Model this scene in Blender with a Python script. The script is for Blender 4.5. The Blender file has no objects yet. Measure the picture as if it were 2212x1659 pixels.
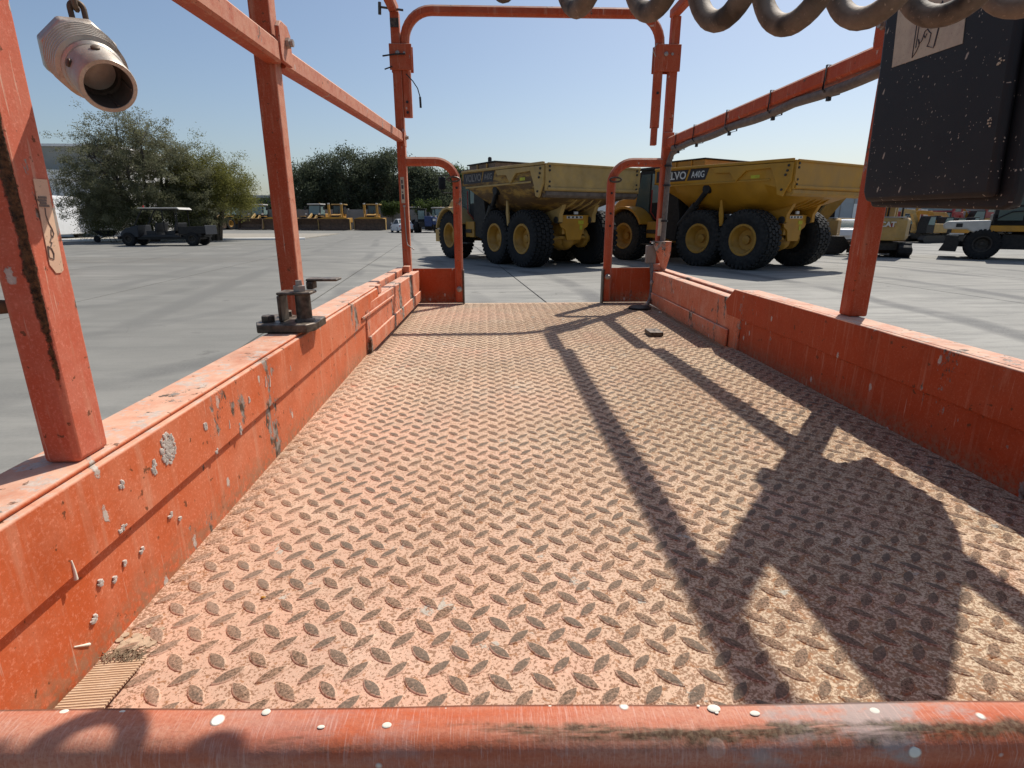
import bpy, bmesh, math, random
import numpy as np
from mathutils import Vector, Matrix, Quaternion
random.seed(7); RNG = np.random.default_rng(11)
R = math.radians
SC = bpy.context.scene
COL = SC.collection

# ---------------------------------------------------------------- camera
CAM_Z = 1.52            # eye above the yard
DECK = 1.18             # lift deck above the yard
PITCH, YAW = R(16.5), -2.52
cam = bpy.data.cameras.new('camera'); camo = bpy.data.objects.new('camera', cam); COL.objects.link(camo)
cam.sensor_width = 36; cam.sensor_fit = 'HORIZONTAL'; cam.lens = 36 * 1207 / 2212
cam.clip_start = .02; cam.clip_end = 3000
camo.location = (0, 0, CAM_Z); camo.rotation_euler = (R(90) - PITCH, 0, R(YAW))
SC.camera = camo
# ---------------------------------------------------------------- sky, sun, exposure
TO_SUN = Vector((.48, .60, 1.0)).normalized()
SUN_EL = math.asin(TO_SUN.z); SUN_AZ = math.atan2(TO_SUN.x, TO_SUN.y)
w = bpy.data.worlds.new('World'); SC.world = w; w.use_nodes = True
nt = w.node_tree; nt.nodes.clear()
sky = nt.nodes.new('ShaderNodeTexSky'); sky.sky_type = 'NISHITA'; sky.sun_disc = False
sky.sun_elevation = SUN_EL; sky.sun_rotation = SUN_AZ; sky.altitude = 0
sky.air_density = 1.0; sky.dust_density = 1.6; sky.ozone_density = 2.2
bg = nt.nodes.new('ShaderNodeBackground'); bg.inputs[1].default_value = .110
wo = nt.nodes.new('ShaderNodeOutputWorld')
nt.links.new(sky.outputs[0], bg.inputs[0]); nt.links.new(bg.outputs[0], wo.inputs[0])
sun = bpy.data.lights.new('sun', 'SUN'); sun.energy = 4.9; sun.angle = R(.55); sun.color = (1, .955, .88)
suno = bpy.data.objects.new('sun', sun); COL.objects.link(suno)
suno.location = (30, 40, 60); suno.rotation_euler = TO_SUN.to_track_quat('Z', 'Y').to_euler()
vs = SC.view_settings; vs.view_transform = 'Standard'; vs.look = 'None'; vs.exposure = 0; vs.gamma = 1; vs.use_curve_mapping = False
SC.render.engine = 'CYCLES'

# ---------------------------------------------------------------- pixel -> ray (photo measured at 2212 x 1659)
def ray(px, py):
    q = camo.rotation_euler.to_matrix()
    return q @ Vector(((px - 1106) / 1207, -(py - 829.5) / 1207, -1))
CAMV = Vector((0, 0, CAM_Z))
def at_depth(px, py, d): return CAMV + ray(px, py) * d
def on_z(px, py, z=0):
    d = ray(px, py); return CAMV + d * ((z - CAM_Z) / d.z)
def on_x(px, py, x):
    d = ray(px, py); return CAMV + d * (x / d.x)
def on_y(px, py, y):
    d = ray(px, py); return CAMV + d * (y / d.y)

# ---------------------------------------------------------------- mesh builder
ORIG = {}
class MB:
    def __init__(s): s.v = []; s.f = []
    def add(s, vs_, fs):
        o = len(s.v); s.v += [tuple(p) for p in vs_]; s.f += [tuple(i + o for i in f) for f in fs]; return s
    def box(s, x0, x1, y0, y1, z0, z1):
        return s.add([(x0,y0,z0),(x1,y0,z0),(x1,y1,z0),(x0,y1,z0),(x0,y0,z1),(x1,y0,z1),(x1,y1,z1),(x0,y1,z1)],
                     [(3,2,1,0),(4,5,6,7),(0,1,5,4),(1,2,6,5),(2,3,7,6),(3,0,4,7)])
    def cbox(s, c, size, rot=None):
        c = Vector(c); h = Vector(size) / 2; m = rot or Matrix.Identity(3)
        P = [c + m @ Vector((sx*h.x, sy*h.y, sz*h.z)) for sz in (-1,1) for sx, sy in ((-1,-1),(1,-1),(1,1),(-1,1))]
        return s.add(P, [(3,2,1,0),(4,5,6,7),(0,1,5,4),(1,2,6,5),(2,3,7,6),(3,0,4,7)])
    def bar(s, a, b, w_, h_, up=(0,0,1)):
        a, b = Vector(a), Vector(b); d = (b - a); L = d.length; d.normalize(); u = Vector(up)
        if abs(d.dot(u)) > .98: u = Vector((0,1,0))
        r = d.cross(u).normalized(); u = r.cross(d)
        m = Matrix((r, d, u)).transposed(); return s.cbox((a + b) / 2, (w_, L, h_), m)
    def prism(s, poly, axis, a, b):
        # poly: 2d points; axis 'x': (y,z), 'y': (x,z), 'z': (x,y)
        def P(p, t): return {'x': (t, p[0], p[1]), 'y': (p[0], t, p[1]), 'z': (p[0], p[1], t)}[axis]
        n = len(poly); V = [P(p, a) for p in poly] + [P(p, b) for p in poly]
        return s.add(V, [tuple(range(n))[::-1], tuple(range(n, 2*n))] + [(i, (i+1) % n, n + (i+1) % n, n + i) for i in range(n)])
    def loft(s, secs, cap=True, close=True):
        n = len(secs[0]); V = [p for q in secs for p in q]; F = []
        for k in range(len(secs) - 1):
            for i in range(n if close else n - 1): F.append((k*n+i, k*n+(i+1) % n, (k+1)*n+(i+1) % n, (k+1)*n+i))
        if cap: F += [tuple(range(n))[::-1], tuple((len(secs)-1)*n + i for i in range(n))]
        return s.add(V, F)
    def sweep(s, pts, prof, up=(0,0,1), cap=True, closed=False):
        # prof: list of (side, up) offsets or function(i) -> list
        pts = [Vector(p) for p in pts]; n = len(pts); secs = []; pr = None
        for i, p in enumerate(pts):
            if closed: t = pts[(i+1) % n] - pts[i-1]
            else: t = pts[min(i+1, n-1)] - pts[max(i-1, 0)]
            t.normalize()
            if pr is None:
                u = Vector(up)
                if abs(u.dot(t)) > .95: u = Vector((0,1,0)) if abs(t.y) < .9 else Vector((1,0,0))
                r = t.cross(u).normalized()
            else: r = (pr - t * pr.dot(t)).normalized()
            pr = r; u = r.cross(t)
            q = prof(i) if callable(prof) else prof
            secs.append([p + r*a + u*b for a, b in q])
        if closed: secs.append(secs[0])
        return s.loft(secs, cap and not closed)
    def tube(s, pts, r, n=8, cap=True, closed=False, up=(0,0,1)):
        def pf(i):
            rr = r[i] if isinstance(r, (list, tuple)) else r
            return [(rr*math.cos(2*math.pi*k/n), rr*math.sin(2*math.pi*k/n)) for k in range(n)]
        return s.sweep(pts, pf, up, cap, closed)
    def rect(s, pts, w_, h_, up=(0,0,1), ch=.15):
        c = min(w_, h_) * ch; a, b = w_/2, h_/2
        return s.sweep(pts, [(-a+c,-b),(a-c,-b),(a,-b+c),(a,b-c),(a-c,b),(-a+c,b),(-a,b-c),(-a,-b+c)], up)
    def lathe(s, prof, n=24, o=(0,0,0), ax=(0,0,1), cap=True, start=None):
        ax = Vector(ax).normalized(); x = ax.orthogonal().normalized() if start is None else (Vector(start) - ax*Vector(start).dot(ax)).normalized()
        y = ax.cross(x); o = Vector(o)
        secs = [[o + ax*z + (x*math.cos(2*math.pi*k/n) + y*math.sin(2*math.pi*k/n))*r for k in range(n)] for r, z in prof]
        return s.loft(secs, cap)
    def sphere(s, c, r, n=10, sq=(1,1,1)):
        c = Vector(c); secs = []
        for j in range(1, n//2):
            a = math.pi*j/(n//2) - math.pi/2
            secs.append([c + Vector((r*sq[0]*math.cos(a)*math.cos(2*math.pi*k/n), r*sq[1]*math.cos(a)*math.sin(2*math.pi*k/n), r*sq[2]*math.sin(a))) for k in range(n)])
        return s.loft(secs)
    def xf(s, m):
        s.v = [tuple(m @ Vector(p)) for p in s.v]; return s
    def mesh(s, name, smooth=None):
        me = bpy.data.meshes.new(name); me.from_pydata(s.v, [], s.f)
        bm = bmesh.new(); bm.from_mesh(me); bmesh.ops.recalc_face_normals(bm, faces=bm.faces)
        if smooth is not None:
            for f in bm.faces: f.smooth = True
            for e in bm.edges:
                if len(e.link_faces) == 2 and e.calc_face_angle(0) > smooth: e.smooth = False
        bm.to_mesh(me); bm.free(); return me
    def build(s, name, mat, parent=None, smooth=R(35), bevel=0, world=False, label=None, seg=2):
        if world and parent is not None:
            o = ORIG[parent.name]; s.v = [(p[0]-o[0], p[1]-o[1], p[2]-o[2]) for p in s.v]
        me = s.mesh(name, smooth); ob = bpy.data.objects.new(name, me); COL.objects.link(ob)
        me.materials.append(mat)
        if parent is not None: ob.parent = parent; ORIG[ob.name] = ORIG.get(parent.name, (0,0,0))
        if bevel:
            m = ob.modifiers.new('edge', 'BEVEL'); m.width = bevel; m.segments = seg; m.limit_method = 'ANGLE'; m.angle_limit = R(40); m.harden_normals = False
        if label: ob['label'] = label
        return ob
def tag(o, label, cat, group=None):
    o['label'] = label; o['category'] = cat
    if group: o['group'] = group
    return o
def struct(o): o['kind'] = 'structure'; return o
def stuff(o): o['kind'] = 'stuff'; return o
def thing(name, label, cat, loc=(0,0,0), rz=0, group=None, scale=1):
    o = bpy.data.objects.new(name, None); COL.objects.link(o); o.empty_display_size = .1
    o.location = loc; o.rotation_euler = (0, 0, rz); o.scale = (scale,)*3; ORIG[o.name] = tuple(loc)
    return tag(o, label, cat, group)
def dup(root, loc, rz, label=None, scale=None, swap=None):
    def cp(o, par):
        c = o.copy(); COL.objects.link(c); c.parent = par
        if swap and o.type == 'MESH' and o.data.materials and o.data.materials[0] in swap:
            c.material_slots[0].link = 'OBJECT'; c.material_slots[0].material = swap[o.data.materials[0]]
        for ch in list(o.children): cp(ch, c)
        return c
    r = cp(root, None); r.location = loc; r.rotation_euler = (0, 0, rz)
    if scale: r.scale = (scale,)*3
    if label: r['label'] = label
    return r
def big_mesh(name, V, F, mat, parent=None, nper=4):
    me = bpy.data.meshes.new(name); V = np.asarray(V, np.float32); F = np.asarray(F, np.int32)
    me.vertices.add(len(V)); me.vertices.foreach_set('co', V.ravel())
    me.loops.add(F.size); me.loops.foreach_set('vertex_index', F.ravel())
    me.polygons.add(len(F)); me.polygons.foreach_set('loop_start', np.arange(0, F.size, nper, dtype=np.int32))
    try: me.polygons.foreach_set('loop_total', np.full(len(F), nper, np.int32))
    except Exception: pass
    me.update(calc_edges=True); me.validate(); me.materials.append(mat)
    ob = bpy.data.objects.new(name, me); COL.objects.link(ob)
    if parent is not None: ob.parent = parent
    return ob
def text(s, size, name, mat, parent, m, ext=.002, bold=0, label=None, sx=1):
    c = bpy.data.curves.new('t', 'FONT'); c.body = s; c.size = size; c.extrude = ext; c.offset = bold; c.align_x = 'LEFT'; c.resolution_u = 3
    t = bpy.data.objects.new('t', c); COL.objects.link(t); dg = bpy.context.evaluated_depsgraph_get()
    me = bpy.data.meshes.new_from_object(t.evaluated_get(dg)); bpy.data.objects.remove(t); bpy.data.curves.remove(c)
    me.transform(m @ Matrix.Diagonal((sx, 1, 1, 1))); me.materials.clear(); me.materials.append(mat); me.name = name
    o = bpy.data.objects.new(name, me); COL.objects.link(o); o.parent = parent
    if label: o['label'] = label
    return o
# ---------------------------------------------------------------- materials
class NT:
    def __init__(s, name):
        s.m = bpy.data.materials.new(name); s.m.use_nodes = True; s.t = s.m.node_tree; s.b = s.t.nodes['Principled BSDF']
        s.co = s.n('ShaderNodeTexCoord').outputs['Object']
    def n(s, k, **kw):
        x = s.t.nodes.new(k)
        for a, b in kw.items(): setattr(x, a, b)
        return x
    def l(s, a, b): s.t.links.new(a, b)
    def val(s, sock, v):
        if hasattr(v, 'default_value') or hasattr(v, 'is_linked'): s.l(v, sock)
        else: sock.default_value = (tuple(v) + (1,))[:4] if isinstance(v, (tuple, list)) and len(v) == 3 and sock.type == 'RGBA' else v
    def mapped(s, scale=(1,1,1), rot=(0,0,0), loc=(0,0,0)):
        m = s.n('ShaderNodeMapping'); s.l(s.co, m.inputs[0]); m.inputs['Scale'].default_value = scale; m.inputs['Rotation'].default_value = rot; m.inputs['Location'].default_value = loc
        return m.outputs[0]
    def noise(s, scale, detail=4, rough=.55, co=None, dist=0):
        x = s.n('ShaderNodeTexNoise'); x.inputs['Scale'].default_value = scale; x.inputs['Detail'].default_value = detail
        x.inputs['Roughness'].default_value = rough; x.inputs['Distortion'].default_value = dist; s.l(co or s.co, x.inputs['Vector']); return x.outputs['Fac']
    def voro(s, scale, co=None, feat='F1', rnd=1):
        x = s.n('ShaderNodeTexVoronoi', feature=feat); x.inputs['Scale'].default_value = scale; x.inputs['Randomness'].default_value = rnd; s.l(co or s.co, x.inputs['Vector']); return x
    def voro_yz(s, scale, sz=1, lean=0):
        p = s.xyz(); c = s.n('ShaderNodeCombineXYZ'); s.l(s.math('ADD', s.math('ADD', p[1], s.math('MULTIPLY', p[0], .9)), s.math('MULTIPLY', p[2], lean)), c.inputs[0]); s.l(s.math('MULTIPLY', p[2], sz), c.inputs[1])
        x = s.n('ShaderNodeTexVoronoi', feature='F1', voronoi_dimensions='2D'); x.inputs['Scale'].default_value = scale; s.l(c.outputs[0], x.inputs['Vector']); return x
    def ramp(s, f, a, b, lo=0, hi=1):
        x = s.n('ShaderNodeMapRange'); s.val(x.inputs[0], f); x.inputs[1].default_value = a; x.inputs[2].default_value = b; x.inputs[3].default_value = lo; x.inputs[4].default_value = hi; return x.outputs[0]
    def math(s, op, a, b=0, clamp=False):
        x = s.n('ShaderNodeMath', operation=op, use_clamp=clamp); s.val(x.inputs[0], a); s.val(x.inputs[1], b); return x.outputs[0]
    def mix(s, f, a, b, mode='MIX'):
        x = s.n('ShaderNodeMix', data_type='RGBA', blend_type=mode); s.val(x.inputs[0], f); s.val(x.inputs[6], a); s.val(x.inputs[7], b); return x.outputs[2]
    def up(s):
        g = s.n('ShaderNodeNewGeometry'); x = s.n('ShaderNodeSeparateXYZ'); s.l(g.outputs['Normal'], x.inputs[0]); return x.outputs[2]
    def xyz(s):
        x = s.n('ShaderNodeSeparateXYZ'); s.l(s.co, x.inputs[0]); return x.outputs
    def bump(s, hgt, strength=.3, dist=.001, prev=None):
        x = s.n('ShaderNodeBump'); x.inputs['Strength'].default_value = strength; x.inputs['Distance'].default_value = dist; s.l(hgt, x.inputs['Height'])
        if prev is not None: s.l(prev, x.inputs['Normal'])
        return x.outputs[0]
    def out(s, col=None, rough=None, metal=None, nrm=None, spec=None):
        for k, v in (('Base Color', col), ('Roughness', rough), ('Metallic', metal), ('Specular IOR Level', spec)):
            if v is not None: s.val(s.b.inputs[k], v)
        if nrm is not None: s.l(nrm, s.b.inputs['Normal'])
        return s.m
def plain(name, col, rough=.6, metal=0, var=.25, scale=6, dust=0, dustc=(.42,.34,.26), spec=.4):
    k = NT(name); n1 = k.noise(scale, 5); c = k.mix(k.ramp(n1, .3, .75), tuple(x*(1-var) for x in col), tuple(min(1, x*(1+var)) for x in col))
    if dust:
        d = k.math('MULTIPLY', k.ramp(k.up(), -.2, .9, .25, 1), k.ramp(k.noise(scale*2.3, 6), .35, .7, .2, 1)); c = k.mix(k.math('MULTIPLY', d, dust), c, dustc)
    return k.out(c, k.ramp(n1, .2, .8, max(0, rough-.12), min(1, rough+.12)), metal, spec=spec)

def paint(name, base=(.58,.105,.038), faded=(.66,.22,.13), dust=(.72,.47,.33), dustamt=.85, chip=1, splat=1, wear=.5, s=1, side=0, th=.625, grime=0):
    """old orange machine paint: fade, dust on upward faces, chips to primer / rust, dried cement splashes"""
    k = NT(name); up = k.up()
    big = k.noise(3.1*s, 5, .6); mid = k.noise(17*s, 6, .65); fine = k.noise(420*s, 3, .7)
    c = k.mix(k.ramp(big, .35, .72), base, tuple(.55*a + .45*b for a, b in zip(base, faded)))
    c = k.mix(k.math('MULTIPLY', k.ramp(mid, .45, .72), wear), c, faded)
    c = k.mix(k.ramp(fine, .3, .75, 0, .28), c, tuple(x*.55 for x in base))
    st = k.noise(1, 5, .6, k.mapped((70*s, 70*s, 5*s)))                       # vertical run marks
    c = k.mix(k.ramp(st, .56, .68, 0, .45*wear), c, (.60,.34,.22))
    sc_ = k.noise(1, 4, .6, k.mapped((230*s, 230*s, 9*s), rot=(R(8),0,0))); c = k.mix(k.math('MULTIPLY', k.ramp(sc_, .64, .68), k.ramp(k.noise(7*s, 3), .45, .6, 0, .75)), c, (.62,.42,.31))   # scratches
    c = k.mix(k.math('MULTIPLY', k.ramp(k.noise(330*s, 3, .75), .54, .66), .55*wear), c, tuple(min(.85, x*1.25+.05) for x in faded))
    d = k.math('MULTIPLY', k.ramp(up, .25, .85), k.ramp(k.noise(28*s, 6, .7), .22, .6, .35, 1))
    c = k.mix(k.math('MULTIPLY', d, dustamt), c, dust)
    if side:                                                             # dust and sun glare, painted as a paler tone on right-facing faces
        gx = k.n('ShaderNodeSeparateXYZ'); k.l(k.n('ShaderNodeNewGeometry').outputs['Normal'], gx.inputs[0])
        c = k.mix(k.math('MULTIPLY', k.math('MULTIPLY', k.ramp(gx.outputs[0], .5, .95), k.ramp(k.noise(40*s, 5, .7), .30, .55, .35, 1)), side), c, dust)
    if grime:                                                            # rust and dirt creeping up from the deck joint
        pz = k.n('ShaderNodeSeparateXYZ'); k.l(k.n('ShaderNodeNewGeometry').outputs['Position'], pz.inputs[0])
        gm = k.math('MULTIPLY', k.ramp(k.math('ADD', pz.outputs[2], k.math('MULTIPLY', k.noise(22*s, 6, .75), -.055)), DECK+.012, DECK-.024), k.ramp(k.noise(120*s, 5, .7), .40, .56)); c = k.mix(k.math('MULTIPLY', gm, grime), c, k.mix(k.noise(60*s, 3), (.19,.075,.03), (.40,.25,.15)))
        c = k.mix(k.math('MULTIPLY', k.ramp(k.noise(5.5*s, 6, .7), .52, .64), .45*grime), c, tuple(x*.55 for x in base))
    dc = k.math('MULTIPLY', k.ramp(up, .6, .9), k.ramp(k.noise(34*s, 6, .75), .53, .60)); c = k.mix(k.math('MULTIPLY', dc, .8), c, k.mix(k.noise(260*s, 3), (.30,.25,.21), (.72,.64,.55)))
    ch = k.noise(9*s, 7, .72, k.mapped((1,1,.40))); ch = k.math('ADD', ch, k.math('MULTIPLY', k.math('SUBTRACT', k.noise(95*s, 5, .75), .5), .16)); chf = k.ramp(ch, th, th + .018)
    chf = k.math('MULTIPLY', chf, chip)
    cc = k.mix(k.ramp(k.noise(60*s, 4), .42, .58), (.30,.265,.225), (.085,.055,.035))
    c = k.mix(chf, c, cc)
    sm = k.math('MULTIPLY', k.ramp(k.noise(75*s, 4, .6), .655, .68), .8*chip); c = k.mix(sm, c, (.10,.045,.02))   # rust pits
    v = k.voro_yz(34*s, .5); sp = k.math('MULTIPLY', k.ramp(v.outputs['Distance'], .10, .055), k.ramp(v.outputs['Color'], .84, .85))
    sx = k.n('ShaderNodeSeparateColor'); k.l(v.outputs['Color'], sx.inputs[0])
    sp = k.math('MULTIPLY', k.ramp(k.math('ADD', v.outputs['Distance'], k.math('MULTIPLY', k.noise(150*s, 5, .75), .42)), .335, .30), k.ramp(sx.outputs[0], .89, .90))
    sp = k.math('MULTIPLY', sp, splat); c = k.mix(sp, c, k.mix(k.noise(300*s, 2), (.34,.29,.24), (.68,.60,.51)))
    hgt = k.math('ADD', k.math('MULTIPLY', fine, .25), k.math('SUBTRACT', k.math('MULTIPLY', sp, 1.3), k.math('MULTIPLY', chf, .5)))
    hgt = k.math('ADD', hgt, k.math('MULTIPLY', mid, .8))
    return k.out(c, k.ramp(mid, .3, .7, .55, .8), 0, k.bump(hgt, .5, .0012), .2)

M = {}
M['paint'] = paint('orange_paint', base=(.56,.108,.028), faded=(.64,.245,.135), wear=.7, th=.612, grime=.8)
M['paint_deep'] = paint('deep_orange_paint', base=(.43,.056,.011), faded=(.45,.12,.055), wear=.5, splat=.9, grime=.8)
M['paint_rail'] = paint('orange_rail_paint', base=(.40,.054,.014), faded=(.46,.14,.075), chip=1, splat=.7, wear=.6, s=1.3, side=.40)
M['paint_worn'] = paint('worn_orange_paint', base=(.58,.14,.055), faded=(.68,.31,.20), chip=1.0, splat=1, wear=.9, th=.575, grime=.6)
def lip_mat(ay, ax, sl):
    k = NT('worn_end_board_paint'); k.co = k.n('ShaderNodeNewGeometry').outputs['Position']; x = k.xyz()
    yy = k.math('SUBTRACT', x[1], k.math('ADD', ay - sl*ax, k.math('MULTIPLY', x[0], sl)))          # 0 at the back edge, negative towards the eye
    n1 = k.noise(1, 6, .65, k.mapped((9,40,40))); n2 = k.noise(1, 5, .7, k.mapped((90,90,90))); n3 = k.noise(1, 4, .7, k.mapped((1300,90,90)))
    c = k.mix(k.ramp(n1, .35, .62), (.52,.115,.045), (.56,.25,.16)); c = k.mix(k.ramp(k.noise(700, 3, .7), .42, .68, 0, .5), c, (.40,.10,.055))
    grey = k.math('MULTIPLY', k.ramp(k.noise(1, 6, .7, k.mapped((14,26,26), loc=(3,1,0))), .50, .58), k.ramp(x[0], -.15, .15)); c = k.mix(k.math('MULTIPLY', grey, .8), c, (.38,.33,.30))
    c = k.mix(k.ramp(n3, .52, .72, 0, .55), c, (.70,.44,.36))
    bd = k.math('ABSOLUTE', k.math('ADD', k.math('ADD', yy, .0135), k.math('MULTIPLY', k.math('SUBTRACT', n2, .5), .010)))
    band = k.math('MULTIPLY', k.ramp(bd, .0042, .0014), k.ramp(k.math('ADD', k.noise(1, 5, .7, k.mapped((9,60,60))), k.ramp(x[0], -.2, .3, -.10, .13)), .47, .56))
    c = k.mix(k.math('MULTIPLY', band, .88), c, k.mix(k.ramp(k.noise(500, 3), .4, .6), (.035,.026,.014), (.13,.10,.06)))
    c = k.mix(k.math('MULTIPLY', k.ramp(k.math('ABSOLUTE', k.math('ADD', yy, .0012)), .0011, .0004), .7), c, (.07,.035,.02))
    c = k.mix(k.ramp(x[2], DECK+.146, DECK+.139), c, k.mix(k.ramp(k.noise(18, 5, .7), .56, .60), (.36,.042,.014), (.020,.012,.008)))      # front face: its shade painted in as darker red and near-black
    v = k.voro(95); vv = k.n('ShaderNodeSeparateColor'); k.l(v.outputs['Color'], vv.inputs[0])
    sp = k.math('MULTIPLY', k.ramp(k.math('SUBTRACT', v.outputs['Distance'], k.ramp(vv.outputs[1], 0, 1, .12, .34)), .03, -.03), k.ramp(vv.outputs[0], .88, .89)); c = k.mix(sp, c, (.80,.75,.64))
    return k.out(c, .6, 0, k.bump(k.math('ADD', sp, k.math('MULTIPLY', n2, .9)), .6, .0009), .1)

def near_post_mat():
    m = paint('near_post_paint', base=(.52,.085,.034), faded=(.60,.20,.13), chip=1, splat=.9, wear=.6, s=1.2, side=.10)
    k = NT.__new__(NT); k.m = m; k.t = m.node_tree; k.b = k.t.nodes['Principled BSDF']; k.co = k.n('ShaderNodeNewGeometry').outputs['Position']; x = k.xyz()
    d = k.math('ADD', k.math('MAXIMUM', k.math('SUBTRACT', -.3185, x[0]), 0), k.math('MULTIPLY', k.math('MAXIMUM', k.math('SUBTRACT', x[1], .4150), 0), 3.0))
    nz = k.math('ADD', k.math('MULTIPLY', k.noise(38, 5, .7), .011), k.math('MULTIPLY', k.noise(190, 4, .7), .006))
    lim = k.ramp(x[2], DECK+.16, DECK+.30, .004, .0125); lim = k.math('MULTIPLY', lim, k.ramp(x[2], DECK+.62, DECK+.45))
    msk = k.ramp(k.math('SUBTRACT', k.math('ADD', d, nz), lim), .0028, .0012)
    old = k.b.inputs['Base Color'].links[0].from_socket
    rc = k.mix(k.ramp(k.noise(260, 5, .75), .35, .62), (.012,.008,.005), (.13,.062,.026)); k.l(k.mix(msk, old, rc), k.b.inputs['Base Color'])
    on = k.b.inputs['Normal'].links[0].from_socket; k.l(k.bump(k.math('ADD', msk, k.math('MULTIPLY', k.noise(300, 4, .7), msk)), .8, .0018, on), k.b.inputs['Normal'])
    return m
M['near_post'] = near_post_mat()
def deck_mat(name, loz=False):
    k = NT(name); geo = k.n('ShaderNodeNewGeometry'); k.co = geo.outputs['Position']; x = k.xyz()
    zone = k.noise(2.6, 5, .6); zx = k.math('ADD', k.ramp(x[0], -.25, .62), k.math('MULTIPLY', zone, .7))
    c = k.mix(k.ramp(zx, .42, 1.05), (.665,.40,.275), (.645,.51,.345))
    fl = k.math('MULTIPLY', k.ramp(x[1], .70, 1.25), k.ramp(zone, .36, .58)); c = k.mix(k.math('MULTIPLY', fl, .7), c, (.685,.54,.375))
    c = k.mix(k.ramp(k.noise(7.5, 6, .7), .50, .68, 0, .8), c, (.68,.435,.31))
    c = k.mix(k.math('MULTIPLY', k.ramp(k.noise(11, 5, .7), .60, .68), k.ramp(x[0], .1, -.2)), c, (.66,.27,.18))
    gr = k.math('MULTIPLY', k.ramp(k.noise(4.3, 6, .75), .53, .64), k.ramp(x[0], .35, -.15)); c = k.mix(k.math('MULTIPLY', gr, .6), c, (.42,.36,.27))
    c = k.mix(k.ramp(k.noise(1.7, 6, .68), .46, .62, 0, .55), c, (.47,.36,.245)); c = k.mix(k.ramp(k.noise(6.1, 6, .7), .55, .68, 0, .5), c, (.74,.60,.44))
    pk = k.math('MULTIPLY', k.ramp(k.math('ADD', x[1], k.math('MULTIPLY', zone, .5)), 1.15, .55), k.ramp(k.math('ADD', x[0], k.math('MULTIPLY', zone, .3)), .42, .02)); c = k.mix(k.math('MULTIPLY', pk, .4), c, (.67,.36,.255))   # paint still left near the end gate
    c = k.mix(k.ramp(k.noise(900, 2, .7), .38, .70, 0, .45), c, (.47,.31,.22))
    c = k.mix(k.ramp(k.noise(520, 3, .7), .56, .72, 0, .4), c, (.80,.60,.47))
    # rust specks, denser to the right and along the left board
    edge = k.ramp(x[0], -.25, -.31)
    dens = k.math('ADD', k.math('MULTIPLY', k.ramp(zx, .25, 1.0), .115), k.math('ADD', k.math('MULTIPLY', k.ramp(zone, .35, .65), .035), k.math('MULTIPLY', edge, .10)))
    s1 = k.ramp(k.math('ADD', k.noise(430, 4, .6), dens), .605, .645); c = k.mix(k.math('MULTIPLY', s1, .74), c, (.215,.105,.052))
    s2 = k.ramp(k.math('ADD', k.noise(170, 4, .6), k.math('MULTIPLY', dens, .55)), .65, .68); c = k.mix(k.math('MULTIPLY', s2, .72), c, (.33,.15,.065))
    ce = k.math('MULTIPLY', k.ramp(k.noise(19, 7, .72), .645, .665), .8); c = k.mix(ce, c, k.mix(k.noise(300, 3), (.34,.33,.28), (.62,.57,.47)))   # dried cement smears
    if loz:
        wn = k.noise(9, 4, .6); top = k.ramp(k.up(), .86, .975)
        lc = k.mix(k.ramp(k.noise(620, 4, .7), .40, .58), (.075,.046,.028), (.34,.215,.14))
        lc = k.mix(k.ramp(wn, .40, .62, 0, .75), lc, (.135,.115,.09))
        edg = k.ramp(k.math('ADD', x[0], k.math('MULTIPLY', k.noise(12, 3), .16)), -.27, -.12, .35, 1)
        c = k.mix(k.math('MULTIPLY', top, k.math('MULTIPLY', edg, k.ramp(k.noise(330, 4, .7), .28, .46, .30, .95))), c, lc)
    h = k.math('ADD', k.math('MULTIPLY', k.noise(700, 3, .7), .5), k.math('SUBTRACT', k.math('MULTIPLY', ce, 1.5), k.math('MULTIPLY', s1, .4)))
    return k.out(c, .80, 0, k.bump(h, .55, .0007), .1)
M['deck'] = deck_mat('dusty_pink_deck'); M['loz'] = deck_mat('worn_tread_tops', True)

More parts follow.
